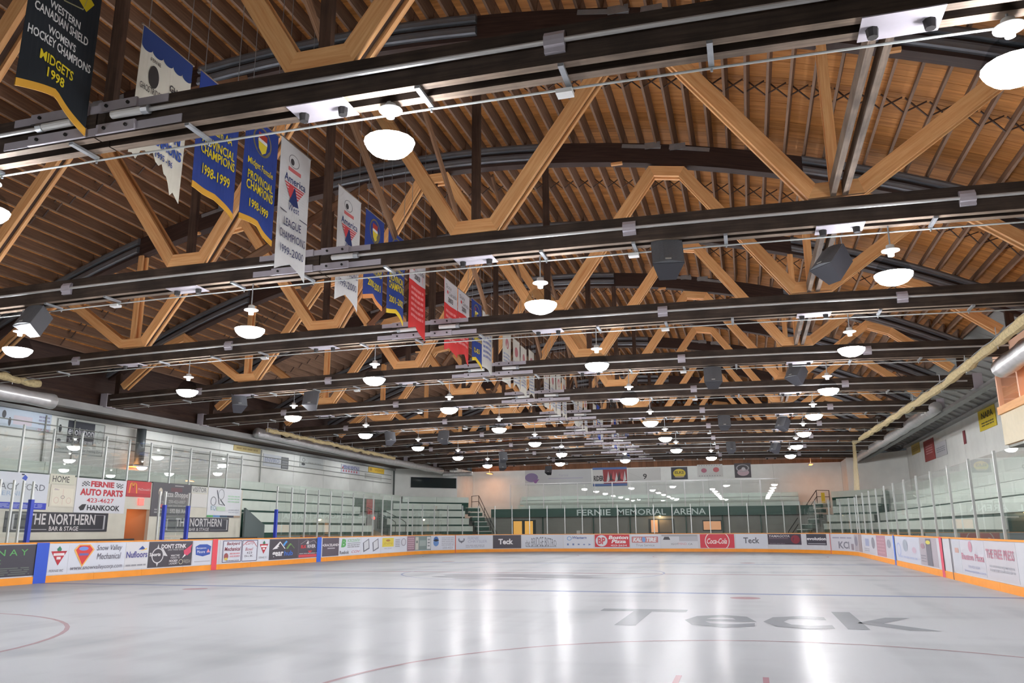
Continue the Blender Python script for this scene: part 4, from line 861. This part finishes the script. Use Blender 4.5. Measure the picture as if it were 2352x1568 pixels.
amber = mat('amber_lit_window', (226, 168, 78), .4, emit=.55); tanw = mat('tan_lit_window', (222, 160, 114), .4, emit=.4); dimw = mat('dim_window', (112, 96, 72), .2, emit=.05)
M_DKF = mat('dark_window_frame', (46, 54, 52), .5)
far_win('window_2', (1174, 1194), (1231, 1229), ((.1, .44), (.56, .88)), (amber, amber), M_DKF)
far_win('window_3', (1489, 1191), (1550, 1225), ((.1, .36), (.42, .9)), (tanw, dimw), M_DKF)
far_win('window_4', (1613, 1194), (1659, 1219), ((.05, .95),), (tanw,), M_DKF)
bulb = at(1516, 1184, Y=61.4); wl_ = tag(MB().lathe([(0, -.07), (.06, -.05), (.07, 0), (.05, .05), (0, .06)], 12, None, tuple(bulb)).build('wall_lamp', mat('warm_bulb', (255, 214, 150), .5, emit=8)), 'small warm lamp over the double window under the name band', 'lamp')
l = bpy.data.lights.new('wall_bulb', 'POINT'); l.energy = 22; l.color = (1, .72, .42); l.shadow_soft_size = .07; lo = bpy.data.objects.new('wall_bulb', l); COL.objects.link(lo); lo.location = bulb+V((0, -.2, -.05)); lo.parent = wl_
for i, px in enumerate((1247, 1363, 1447, 1576, 1660, 1748)):
    x = at(px, 1200, Y=61.4).x; tag(boxo('balcony_post', (x-.04, 61.36, 0), (x+.04, 61.44, 2.415), M_GREEN), 'slim dark green steel post under the end balcony', 'post', 'posts under the end balcony')
tag(boxo('notice', (at(1324, 1220, Y=61.5).x, 61.57, at(1324, 1226, Y=61.5).z), (at(1332, 1220, Y=61.5).x, 61.594, at(1324, 1218, Y=61.5).z), M_WHITE), 'small white notice on the wall under the arena name', 'notice')
def far_sign(px0, px1, py0, py1, bg, items, label):
    y = YW-.03; a = at(px0, py0, Y=y); b = at(px1, py1, Y=y); x0, x1, z0, z1 = a.x, b.x, b.z, min(a.z, 6.5)
    o = tag(boxo('wall_banner', (x0, y-.02, z0), (x1, y, z1), colm(bg)), label, 'banner')
    artwork('print', items, lambda u, w, l: (x0+(x1-x0)*u, y-.02-l, z0+(z1-z0)*w), o)
far_sign(1206, 1358, 1080, 1111, (196, 196, 196), [('e', .1, .5, .1, .3, (130, 112, 150)), ('p', [(.12, .3), (.16, .05), (.22, .4)], (140, 96, 150)), ('t', 'Fernie', .52, .55, .66, .7, (176, 172, 186)), ('r', .36, .38, .88, .45, (182, 178, 192))], 'pale end wall banner with violet fish shape')
far_sign(1361, 1441, 1074, 1115, (84, 112, 168), [('r', .0, .13, 1, .88, (206, 204, 200)), ('p', [(.32, .13), (.3, .88), (1, .88), (1, .13)], (150, 54, 58)), ('t', 'RIDER', .03, .28, .32, .56, (50, 48, 50), {'bold': .04})]+[('p', [(.4+.08*i, .2+.1*(i % 3)), (.46+.08*i, .8-.08*(i % 2)), (.5+.08*i, .3)], ((210, 206, 204), (60, 56, 58), (196, 90, 92))[i % 3]) for i in range(7)], 'blue edged end wall banner with red and white splashes')
far_sign(1442, 1518, 1076, 1102, (202, 200, 196), [('t', '9', .46, .1, .58, .55, (52, 52, 54), {'bold': .02}), ('l', [(0, .7), (.4, .2)], .01, (176, 174, 172))], 'cream end wall board with a single figure 9')
far_sign(1541, 1580, 1073, 1100, (44, 46, 58), [('e', .5, .5, .38, .36, (212, 188, 52)), ('t', 'ELKS', .22, .45, .78, .68, (110, 96, 40), {'bold': .04}), ('e', .5, .2, .3, .06, (170, 150, 130))], 'black end wall banner with yellow oval')
far_sign(1601, 1661, 1067, 1094, (200, 198, 194), [('e', .26, .52, .11, .18, (170, 96, 116)), ('e', .74, .56, .12, .2, (190, 100, 104))]+[('r', .06+.1*i, .05, .1+.1*i, .12, (150, 148, 148)) for i in range(9)]+[('r', .06+.1*i, .88, .1+.1*i, .95, (150, 148, 148)) for i in range(9)], 'cream end wall banner with two red blots')
far_sign(1686, 1726, 1064, 1096, (66, 60, 64), [('e', .52, .36, .36, .24, (186, 160, 168)), ('o', .5, .66, .4, .26, .2, (160, 156, 160)), ('e', .55, .6, .12, .12, (196, 192, 194))], 'dark end wall banner with pale oval emblem')

# ------------------------------------------------------------------ dome lamps
M_LENS = mat('glowing_lens', (254, 253, 255), .5, emit=LENS); M_LID = mat('glowing_lid', (254, 253, 255), .5, emit=LENS*.28); M_BULB = mat('glowing_collar', (255, 251, 242), .5, emit=8.); M_CLEAR = glass('clear_reflector', (.9, .91, .92, 1), .0, .12, .0)
def make_lamp():
    t = empty('dome_lamp')
    MB().lathe([(.001, -.165), (.12, -.155), (.21, -.115), (.27, -.045), (.285, .0), (.27, .0), (.26, -.04), (.2, -.1), (.001, -.14)], 16).build('lens', M_LENS, t, True)
    MB().lathe([(.001, -.004), (.268, -.004), (.268, -.001), (.001, -.001)], 16).build('lens_lid', M_LID, t)
    MB().lathe([(.29, .002), (.285, .03), (.2, .2), (.1, .29), (.092, .29), (.192, .198), (.277, .03), (.282, .002)], 20).build('reflector', M_CLEAR, t, True)
    MB().lathe([(.001, .3), (.045, .3), (.05, .36), (.001, .36)], 12).build('bulb_collar', M_BULB, t)
    MB().lathe([(.001, .361), (.06, .361), (.135, .385), (.135, .4), (.07, .42), (.06, .48), (.001, .49)], 20).build('cap', M_WHITE, t, True)
    MB().tube([(0, 0, 0), (0, 0, 1)], .012, 6).build('hanger', M_GALV, t)
    return t
lamp = make_lamp(); LP = []
for k in range(8):
    yk = TY[k]+.3
    if k == 0: xs = ((-14.7, 5.55), (-9.4, 5.6), (-3.6, 5.72), (2.62, 5.55))
    elif k == 7: xs = ((-14.87, 5.25), (-10.41, 5.25), (-6.59, 5.32), (-1.78, 5.32), (2.39, 5.31))
    else: xs = ((-14.76, 5.27), (-9.07, 5.28), (-3.24, 5.29), (2.42, 5.29))
    for j, (x, z) in enumerate(xs): LP.append((x, yk, z, 'dome lamp under %s truss from the end wall, %s from the HOME sign' % (ORD[NT-k], ORD[j+1])))
for x in (-12., -3.): LP.append((x, T1-TS-.8, 5.6, 'added unseen dome lamp hung before the tenth truss, %s the ice centre' % ('beyond' if x < -8 else 'beside')))  # extra lamps added out of view to light the near ice
for i, (x, y, z, lab) in enumerate(LP):
    o = lamp if i == 0 else copy_tree(lamp)
    o.location = (x, y, z); tag(o, lab, 'lamp', 'dome lamps hung in rows under the trusses')
    top = rodz(x-CT)-.226 if y > T1 else arc(x-CT)
    for h in o.children:
        if h.name.startswith('hanger'): h.location = (0, 0, .48); h.scale = (1, 1, top-z-.48)

# ------------------------------------------------------------------ championship banners on the centre line
XBN = CT
def banner(Y0, Y1, z1, zl, zr, zn, c, items, label, trim=None, notch=.5, torn=0):
    """cloth hanging in the plane X = XBN; zl, zr, zn: bottom at the near edge, far edge, notch"""
    def wav(a, b): return XBN+.025*math.sin(a*7+Y0*3)*(1.1-b)
    def bot(a):
        z = zl+(zn-zl)*a/notch if a < notch else zn+(zr-zn)*(a-notch)/(1-notch)
        if torn: z += .05*math.sin(a*37)+.04*math.sin(a*83)
        return z
    n = 16; rings = []; t = None
    def sheet(top, botf, off, th):
        rings = []
        for i in range(n+1):
            a = i/n; y = Y0+(Y1-Y0)*a; zt, zb = top(a), botf(a)
            f0, f1 = (z1-zt)/(z1-zl), (z1-zb)/(z1-zl); x0, x1 = wav(a, 1-f0)+off, wav(a, 1-f1)+off
            rings.append([(x0, y, zt), (x0+th, y, zt), (x1+th, y, zb), (x1, y, zb)])
        return MB().sweep(rings)
    o = sheet(lambda a: z1, bot, 0, .006).build('championship_banner', mat('cloth_%d_%d_%d' % c, c, .85, var=.06, scale=3)); tag(o, label, 'banner')
    if trim: sheet(lambda a: bot(a)+.085, lambda a: bot(a)-.01, -.004, .014).build('gold_trim', mat('cloth_%d_%d_%d' % trim, trim, .8), o)
    tube = MB().tube([(XBN, Y0-.03, z1+.012), (XBN, Y1+.03, z1+.012)], .015, 6).build('banner_rod', M_CAT, o)
    for y in (Y0+.1, Y1-.1): MB().tube([(XBN, y, z1+.02), (XBN, y, arc(0)-.0)], .006, 5).build('cord', M_GALV, o)
    artwork('lettering', items, lambda a, b, l: (wav(a, b)+.0075+l-.003+.001, Y0+(Y1-Y0)*a, z1-(z1-zl)*(1-b)), o)
    return o
GO = (214, 158, 48); YE = (222, 200, 40); BL = (38, 62, 138); WH = (206, 206, 206)
crest = [('e', .5, .82, .3, .14, (120, 112, 80)), ('e', .5, .82, .26, .12, (38, 62, 138)), ('r', .36, .82, .64, .9, (170, 60, 50)), ('p', [(.34, .83), (.66, .83), (.62, .74), (.5, .7), (.38, .74)], (220, 200, 60)), ('r', .36, .81, .64, .84, (226, 226, 226))]
banner(6.09, 7.08, 8.35, 6.28, 6.16, 6.42, (24, 30, 36), [('p', [(.25, 1.0), (.8, 1.0), (.72, .84), (.9, .78), (.8, .7), (.45, .8)], (206, 182, 30)), ('l', [(.2, .98), (.3, .74), (.45, .66), (.75, .7), (.88, .98)], .008, (150, 146, 110)), ('t', 'WESTERN', .26, .56, .74, .61, (214, 214, 212), {'bold': .02}), ('t', 'CANADIAN SHIELD', .08, .49, .88, .545, (214, 214, 212), {'bold': .02}), ('t', "WOMEN'S", .28, .4, .72, .45, (214, 214, 212), {'bold': .02}), ('t', 'HOCKEY CHAMPIONS', .04, .33, .96, .385, (214, 214, 212), {'bold': .02}), ('t', 'MIDGETS', .22, .22, .74, .28, YE, {'bold': .02}), ('t', '1998', .34, .14, .62, .2, YE, {'bold': .02})], 'black banner with yellow leaf and gold swallowtail hem', GO, .52)
banner(7.82, 8.84, 8.17, 6.3, 5.98, 6.45, (210, 206, 192), [('r', 0, .86, 1, 1, (44, 66, 124))]+[('e', .1+.2*i, .86, .1, .035, (44, 66, 124)) for i in range(5)]+[('e', .26, .66, .09, .09, (60, 58, 58)), ('t', 'GHOSTRIDERS', .04, .52, .46, .57, (60, 58, 58)), ('t', 'FERNIE', .18, .77, .36, .8, (70, 68, 68)), ('t', 'GHOST', .56, .64, .96, .7, (48, 48, 52), {'bold': .02}), ('t', 'RIDERS', .54, .56, .96, .62, (48, 48, 52), {'bold': .02}), ('t', 'DIVISION', .2, .26, .9, .34, (40, 76, 160), {'bold': .03}), ('t', 'CHAMPIONS', .1, .15, .95, .23, (40, 76, 160), {'bold': .03}), ('t', '1995 - 96', .4, .06, .78, .11, (40, 70, 140), {'bold': .02})], 'white torn banner with blue scalloped top edge', None, .4, 1)
banner(9.02, 10.02, 8.2, 6.34, 6.2, 6.36, BL, crest+[('t', 'Bantam AA', .26, .55, .84, .62, YE, {'bold': .01}), ('t', 'PROVINCIAL', .16, .42, .92, .5, YE, {'bold': .02}), ('t', 'CHAMPIONS', .14, .33, .94, .41, YE, {'bold': .02}), ('t', '1998-1999', .22, .16, .84, .25, YE, {'bold': .02})], 'royal blue banner for bantam champions with gold hem', GO, .55)
banner(10.22, 11.14, 8.17, 6.32, 6.16, 6.34, BL, crest+[('t', 'Midget Female', .1, .52, .9, .6, YE, {'bold': .01}), ('t', 'PROVINCIAL', .12, .4, .92, .48, YE, {'bold': .02}), ('t', 'CHAMPIONS', .1, .3, .94, .39, YE, {'bold': .02}), ('t', '1998-1999', .2, .14, .84, .22, YE, {'bold': .02})], 'royal blue banner with oval crest beside the tall white one', GO, .5)
def triangle(b): return [('p', [(.18, b), (.5, b-.16), (.82, b)], (196, 70, 76))]+[('r', .15, b-.145+i*.021, .85, b-.139+i*.021, WH) for i in range(7)]+[('p', [(.36, b-.135), (.5, b-.005), (.64, b-.15), (.5, b-.155)], (34, 52, 104)), ('p', [(.46, b-.14), (.5, b-.08), (.54, b-.14)], WH)]
aw = [('o', .45, .88, .17, .05, .1, (120, 120, 124)), ('e', .4, .87, .06, .025, (66, 66, 70)), ('r', .28, .79, .68, .82, (206, 110, 110)), ('t', 'America', .17, .70, .85, .76, (40, 58, 110), {'bold': .01})]+triangle(.69)+[('t', 'West', .34, .49, .66, .54, (40, 58, 110)), ('l', [(.05, .46), (.3, .46)], .006, (60, 66, 90)), ('l', [(.68, .46), (.95, .46)], .006, (60, 66, 90)), ('t', 'LEAGUE', .22, .36, .74, .42, (48, 56, 96)), ('t', 'CHAMPIONS', .08, .26, .9, .32, (48, 56, 96)), ('t', '1999-2000', .14, .15, .86, .21, (48, 56, 96))]
banner(11.23, 12.22, 8.24, 5.79, 5.82, 6.03, WH, aw, 'tall white league banner with red triangle in front of the second truss')
banner(13.32, 14.3, 8.22, 5.83, 5.82, 6.06, WH, aw, 'white league banner with red triangle half hidden behind the second truss')
banner(14.55, 15.45, 8.2, 6.2, 6.16, 6.34, BL, crest+[('t', 'PROVINCIAL', .12, .42, .92, .5, YE, {'bold': .02}), ('t', 'CHAMPIONS', .1, .33, .94, .41, YE, {'bold': .02}), ('t', '2000-2001', .16, .17, .9, .25, YE, {'bold': .02})], 'blue crest banner with orange hem behind the second truss', (226, 150, 90), .52)
banner(15.7, 16.65, 8.18, 6.2, 6.12, 6.3, BL, crest+[('t', 'Midget Female', .1, .52, .9, .6, YE, {'bold': .01}), ('t', 'PROVINCIAL', .12, .41, .92, .49, YE, {'bold': .02}), ('t', 'CHAMPIONS', .1, .31, .94, .4, YE, {'bold': .02}), ('t', '2001-2002', .16, .15, .9, .23, YE, {'bold': .02})], 'blue crest banner with yellow hem beside the red one', (226, 190, 40), .5)
RD = (206, 50, 50)
def skate(r): return [('r', 0, .66, 1, 1, (206, 204, 208)), ('t', 'Skate', .12, .88, .56, .94, (90, 88, 94)), ('t', 'Canada', .36, .8, .92, .86, (90, 88, 94)), ('e', .26, .83, .05, .025, RD), ('t', '2003', .3, .7, .68, .77, (40, 38, 42), {'bold': .02})]+lines(.1, .16, .9, .6, 6, (226, 130, 130), r)
banner(16.9, 17.9, 8.0, 6.13, 6.02, 6.28, RD, skate(51), 'red skating banner with white top in front of the third truss')
banner(19.24, 20.24, 8.1, 6.1, 6.07, 6.25, RD, skate(52), 'red and white skating banner behind the third truss next to the rod splice')
banner(20.34, 21.3, 8.1, 6.2, 6.07, 6.3, RD, skate(53), 'red and white skating banner next to the small blue one')
banner(21.5, 22.42, 8.15, 6.28, 6.16, 6.38, BL, crest+[('t', 'PROVINCIAL', .12, .45, .92, .53, YE, {'bold': .02}), ('t', 'CHAMPIONS', .1, .35, .94, .43, YE, {'bold': .02}), ('t', '02-03', .24, .16, .76, .24, YE, {'bold': .02})], 'narrow blue banner with yellow hem in front of the fourth truss', (226, 196, 40), .5)
banner(22.55, 23.55, 8.05, 6.32, 6.2, 6.26, (204, 204, 200), lines(.1, .15, .9, .85, 8, (120, 128, 170), 54), 'white banner of blue print in front of the fourth truss')
Y = 24.6; i = 0
for Y0, w, c in ((24.7, .95, 0), (25.9, .85, 0), (26.9, .8, 0), (28.0, .8, 0), (30.3, .9, 0), (31.4, .9, 0), (32.5, .9, 0), (33.6, .8, 0), (36.0, .9, 0), (37.2, 1.0, 0), (38.5, .8, 0), (41.0, .9, 0), (42.1, .8, 1), (43.2, .8, 0), (46.8, .8, 0), (47.9, .8, 1), (49.0, .8, 0), (52.4, .9, 1), (53.5, .7, 1)):
    cc = (204, 202, 192) if not c else (44, 72, 170)
    z = 8.0-.05*(i % 3)
    o = banner(Y0, Y0+w, z, 6.22-.04*(i % 2), 6.15, 6.4 if i % 2 else 6.2, cc, (lines(.1, .12, .9, .58, 7, (140, 148, 176), 60+i)+[('e', .5, .76, .22, .1, (176, 110, 116))]) if not c else lines(.15, .2, .85, .6, 4, (200, 190, 90), 60+i),
           'small %s banner hanging between the %s and %s trusses from the end wall' % ('white' if not c else 'blue', ORD[NT-int((Y0-T1)/TS)], ORD[NT-int((Y0-T1)/TS)-1] if NT-int((Y0-T1)/TS) > 1 else 'end'))
    o['group'] = 'distant white banners' if not c else 'distant blue banners'; i += 1

# ------------------------------------------------------------------ loudspeakers hung under the chords
def make_speaker(loc, rz, tilt, top, lab, grp):
    t = empty('loudspeaker', loc, rz); tag(t, lab, 'loudspeaker', grp)
    R = Matrix.Rotation(tilt, 4, 'X'); r3 = lambda pts: [R @ V(p) for p in pts]
    a = [(-.14, .2, .28), (.14, .2, .28), (.14, .2, -.24), (-.14, .2, -.24)]; b = [(-.26, -.2, .28), (.26, -.2, .28), (.26, -.2, -.24), (-.26, -.2, -.24)]
    MB().hexa(r3([a[0], a[3], a[2], a[1], b[0], b[3], b[2], b[1]])).build('cabinet', M_SPK, t)
    MB().sweep([r3([(-.255+.51*i/8, -.205-.05*math.sin(PI*i/8), z) for i in range(9)]+[(.255, -.2005, z), (-.255, -.2005, z)]) for z in (-.23, .27)]).build('grille', M_SPKG, t)
    c = [(-.05, -.262, -.2), (.05, -.262, -.2), (.05, -.256, -.2), (-.05, -.256, -.2)]
    MB().hexa(r3(c+[(x, y, -.17) for x, y, z in c])).build('badge', M_ALU, t)
    for x in (-.08, .08): MB().tube([R @ V((x, .0, .28)), V((x*.8, (R @ V((x, 0, .28))).y, top-loc[2]))], .008, 5).build('hanger_rod', M_GALV, t)
for (x, y, z, rz, tilt, lab) in ((-1.02, 13.1, 5.82, .15, -.45, 'black loudspeaker tilted down beneath the ninth truss from the end wall, near midspan'), (1.75, 14.6, 6.0, -.9, -.7, 'black loudspeaker slung sideways under the weathered long beam'), (-14.28, 13.1, 5.8, -.1, -.5, 'black loudspeaker tilted down beneath the ninth truss from the end wall, by the side benches'),
        (-.75, 24.05, 5.77, .1, -.4, 0), (1.72, 25.4, 6.0, -.8, -.6, 0), (-14.0, 24.0, 5.74, .2, -.4, 0), (-16.9, 24.02, 5.8, .8, -.6, 0), (-16.2, 35.0, 5.7, .7, -.5, 0), (-13.4, 35.0, 5.66, 0, -.4, 0), (-.74, 35.0, 5.8, .1, -.4, 0), (1.72, 36.5, 5.85, -.8, -.5, 0),
        (-13.9, 46.0, 5.66, .6, -.4, 0), (-15.6, 51.5, 5.6, .5, -.4, 0), (-13.7, 56.9, 5.62, 0, -.4, 0), (-.7, 46.0, 5.8, .1, -.4, 0), (1.72, 47.5, 5.85, -.8, -.5, 0)):
    kk = min(range(NT), key=lambda q: abs(TY[q]+.3-y)); under = abs(TY[kk]+.3-y) < .8
    top = rodz(x-CT)-.227 if under else 6.571
    make_speaker((x, TY[kk]+.3-.11 if under else y, z), rz, tilt, top, lab or ('small black loudspeaker under the %s truss from the end wall, %s' % (ORD[NT-kk], 'toward the press box side' if x > CT else ('by the side benches' if x > -15 else 'nearest the side wall'))), None if lab else 'distant hanging loudspeakers')

# ------------------------------------------------------------------ ducts, rolled netting, press box and right wall signs
def duct(name, label, pts, r, n=14, seed=1, top=6.5):
    R = random.Random(seed); P = []; m = 26
    for i in range(m+1):
        f = i/m*(len(pts)-1); k = min(int(f), len(pts)-2); P.append(V(pts[k]).lerp(V(pts[k+1]), f-k))
    t = tag(empty(name, tuple(P[0])), label, 'duct'); t.location = (0, 0, 0)
    MB().tube(P, r, n, None, [r*(1+.07*math.sin(i*1.9+seed)+R.uniform(-.03, .03)) for i in range(m+1)]).build('duct_tube', M_FOIL, t, True)
    for k in range(2, m, 7): MB().tube([P[k]+V((0, 0, r*.9)), V((P[k].x, P[k].y, rodz(P[k].x-CT)-.226)) if pts[0][1] > 56.5 and pts[0][1] < 58 and abs(P[k].x-CT) < 14.6 else V((CT+15.02*(1 if P[k].x > CT else -1), P[k].y, 5.9))], .01, 5).build('strap', M_GALV, t)
    return t
duct('air_duct', 'long crinkled silver duct above the side benches and rolled net', [(-22.15, 33, 6.02), (-22.1, 45, 5.85), (-21.9, 56.5, 5.8)], .22, seed=2)
duct('air_duct', 'short silver duct end over the home bench', [(-22.1, 8, 5.85), (-22.1, 21.1, 5.72)], .24, seed=3)
duct('air_duct', 'bright silver duct turning across the far corner by the press window', [(-21.9, 57.0, 5.55), (-19.6, 57.0, 5.55)], .16, seed=4)
duct('air_duct', 'long crinkled silver duct under the right hand soffit', [(7.35, 34.5, 6.05), (7.3, 46, 6.02), (7.25, 59.5, 6.08)], .24, seed=5)
duct('air_duct', 'silver duct end in front of the orange lit press box', [(6.65, 12, 5.75), (6.65, 23.4, 5.52)], .26, seed=6)
def net(label, pts, r=.12, seed=1):
    R = random.Random(seed); P = []; m = 60
    for i in range(m+1):
        f = i/m*(len(pts)-1); k = min(int(f), len(pts)-2); q = V(pts[k]).lerp(V(pts[k+1]), f-k); P.append(q+V((R.uniform(-.02, .02), 0, R.uniform(-.03, .03))))
    t = tag(empty('rolled_net', tuple(P[0])), label, 'netting'); t.location = (0, 0, 0)
    MB().tube(P, r, 9, None, [r*R.uniform(.72, 1.2) for _ in P]).build('net_roll', M_NET, t)
    MB().tube([p+V((0, 0, r+.02)) for p in P], .012, 5).build('cable', M_GALV, t)
    for k in range(0, m, 6): MB().tube([P[k]+V((0, 0, -r-.02)), P[k]+V((0, 0, r+.25))], .01, 5).build('tie', M_GALV, t)
    return t
NETR = net('rolled beige safety net hung along the press box side above the glass', [(5.9, 12, 5.8), (5.9, 26.7, 5.62), (5.95, 48.2, 6.1)], .13, 1)
net('rolled beige safety net ending above the home bench', [(-20.8, 10, 6.0), (-20.8, 19.3, 5.93)], .13, 2)
net('rolled beige safety net hung along the side above the tiered benches', [(-20.8, 31.8, 5.95), (-20.8, 45.6, 5.82)], .1, 3)
def net_cloth():
    m = bpy.data.materials.new('net_mesh'); m.use_nodes = True; nt = m.node_tree; N = nt.nodes; L = nt.links
    t = N.new('ShaderNodeBsdfTransparent'); d = N['Principled BSDF']; d.inputs['Base Color'].default_value = srgb(206, 186, 140); d.inputs['Roughness'].default_value = .9
    mx = N.new('ShaderNodeMixShader'); mx.inputs[0].default_value = .45; L.new(t.outputs[0], mx.inputs[1]); L.new(d.outputs[0], mx.inputs[2]); L.new(mx.outputs[0], N['Material Output'].inputs[0]); return m
mb = MB(); rings = []
for i in range(15):
    z = 6.1-2.6*i/14; rings.append([(5.95+.05*math.sin(j*1.7)-.06*i/14*j*.4, 48.12+.12*j+.05*math.sin(i+j), z) for j in range(8)])
for i in range(14):
    for j in range(7):
        pass
o0 = 0
for r in rings: mb.v += [V(p) for p in r]
for i in range(14):
    for j in range(7): mb.face((i*8+j, i*8+j+1, (i+1)*8+j+1, (i+1)*8+j))
mb.build('net_curtain', net_cloth(), NETR)['label'] = 'loose net hanging down'
# press box on the right
pb = tag(empty('press_box', (7, 20, 3.65)), 'raised beige press box with timber sill and orange lit interior', 'press box'); pb.location = (0, 0, 0)
M_BEI = mat('beige_panel', (206, 194, 164), .6, var=.05); M_SILL = wood('sill_timber', (196, 140, 86), (224, 172, 114))
y1 = 25.3
for k in range(4): boxo('front_panel', (7.0, y1-2.45*(k+1)+.01, 3.68), (7.06, y1-2.45*k-.005, 4.52), M_BEI, pb)
boxo('side_panel', (7.07, y1-.06, 3.68), (10.0, y1, 4.52), M_BEI, pb)
boxo('sill', (6.94, y1-9.8, 4.525), (7.14, y1+.02, 4.74), M_SILL, pb); boxo('floor_slab', (7.07, y1-9.8, 3.6), (10.0, y1-.07, 3.675), M_WALLG, pb)
M_ORW = mat('orange_lit_wall', (236, 190, 160), .7)
boxo('back_wall', (9.9, y1-9.8, 3.7), (10.0, y1-.1, 6.3), M_ORW, pb); boxo('end_wall', (7.1, y1-.14, 4.76), (9.88, y1-.08, 6.3), M_ORW, pb)
boxo('header', (7.0, y1-9.8, 5.6), (7.08, y1-.0, 6.3), M_ORW, pb)
for yy in (y1-.1, y1-1.9, y1-4.3): boxo('corner_post', (6.98, yy-.05, 4.745), (7.1, yy+.05, 5.6), M_ORW, pb)
boxo('window_pane', (7.03, y1-1.84, 4.76), (7.04, y1-.16, 5.59), M_GLASS, pb)
l = bpy.data.lights.new('press_lamp', 'AREA'); l.energy = 70; l.color = (1, .5, .22); l.size = .5; lo = bpy.data.objects.new('press_lamp', l); COL.objects.link(lo); lo.location = (8.3, y1-2.5, 6.2); lo.parent = pb
def heater(label, p, e):
    t = tag(empty('radiant_heater', p), label, 'heater')
    boxo('hood', (-.15, -.5, 0), (.15, .5, .06), M_GALV, t); boxo('element', (-.1, -.45, -.03), (.1, .45, -.001), mat('orange_element', (255, 130, 50), .5, emit=10), t)
    if abs(p[0]-CT) < 15: MB().tube([(0, 0, .06), (0, 0, arc(p[0]-CT)+.37-p[2])], .01, 5).build('hanger', M_GALV, t)
    l = bpy.data.lights.new('heater_glow', 'AREA'); l.shape = 'RECTANGLE'; l.size = .3; l.size_y = .9; l.energy = e; l.color = (1, .42, .14)
    lo = bpy.data.objects.new('heater_glow', l); COL.objects.link(lo); lo.parent = t; lo.location = (0, 0, .1); lo.rotation_euler = (PI, 0, 0)
    l2 = l.copy(); l2.energy = e*.6; lo2 = bpy.data.objects.new('heater_glow', l2); COL.objects.link(lo2); lo2.parent = t; lo2.location = (0, 0, -.05)
heater('orange glowing heater over the right end stairs', (4.6, 62.6, 6.0), 45)
heater('orange glowing heater over the stairs by the press window', (-20.3, 63.4, 6.0), 45)
heater('orange glowing heater on the flue pipe by the white side wall', (XWL+.35, 29.45, 4.255), 6)
fl = tag(MB().lathe([(.16, 4.32), (.2, 4.32), (.2, 5.92), (.16, 5.92)], 14, None, (XWL+.35, 29.45, 0)).build('flue_pipe', mat('grey_flue', (104, 110, 112), .4, .4), None, True), 'grey upright flue pipe on the white side wall', 'pipe')
XRS = XWR-.012
def rsign(px0, px1, py0, py1, bg, items, label):
    x = XWR-.02; ya = at(px0, (py0+py1)/2, X=x).y; yb = at(px1, (py0+py1)/2, X=x).y; pm = (px0+px1)/2; z1 = at(pm, py0, X=x).z; z0 = at(pm, py1, X=x).z
    o = tag(boxo('wall_sign', (x-.02, yb, z0), (x, ya, z1), colm(bg)), label, 'sign'); artwork('print', items, lambda a, b, l: (x-.02-l, ya+(yb-ya)*a, z0+(z1-z0)*b), o)
rsign(2094, 2113, 1018, 1042, (200, 178, 96), lines(.15, .2, .85, .8, 3, (170, 150, 84), 71), 'small yellow sign on the right wall')
rsign(2123, 2147, 1008, 1058, (160, 66, 66), lines(.2, .3, .85, .75, 4, (206, 150, 150), 72), 'red sign on the right wall beside the small yellow one')
rsign(2149, 2175, 1014, 1048, (196, 196, 200), lines(.1, .3, .9, .7, 3, (140, 144, 152), 73), 'white sign on the right wall beside the red one')
rsign(2213, 2218, 988, 1020, (140, 70, 76), [], 'narrow maroon sign on the right wall')
rsign(2248, 2288, 935, 985, (214, 190, 40), [('t', 'NAPA', .2, .55, .9, .85, (60, 56, 30), {'bold': .04})]+lines(.15, .15, .9, .4, 2, (90, 80, 30), 74), 'bright yellow sign next to the press box')

# ------------------------------------------------------------------ fill strips added to brighten dark walls, hidden behind eave beams and last truss
M_FILL = mat('fill_tube_glow', (246, 250, 255), .5, emit=170.); M_FILL2 = mat('dim_fill_tube_glow', (246, 250, 255), .5, emit=75.)
def fill_strip(label, p, rz, top, grp):
    t = tag(empty('fill_strip', p, rz), label, 'lamp', grp)
    boxo('housing', (-.75, -.07, 0), (.75, .07, .06), M_WHITE, t); MB().tube([(-.7, 0, -.03), (.7, 0, -.03)], .025, 8).build('tube', M_FILL if rz == 0 else M_FILL2, t)
    for x in (-.5, .5): MB().tube([(x, 0, .06), (x, 0, top-p[2])], .008, 5).build('hanger', M_GALV, t)
for i, y in enumerate((18, 24, 30.5, 36.5, 42.5, 48.5, 54)): fill_strip('added white fill strip over the side benches, %s from the end wall' % ORD[7-i], (-24.0, y, 6.02), PI/2, 6.2, 'fill strips added over the side benches')
for i, x in enumerate((-19, -14, -9, -4, 1)): fill_strip('added white fill strip over the balcony benches, %s from the press window' % ORD[i+1], (x, 60.0, 6.62), 0, arc(x-CT)+.37, 'fill strips added over the balcony')
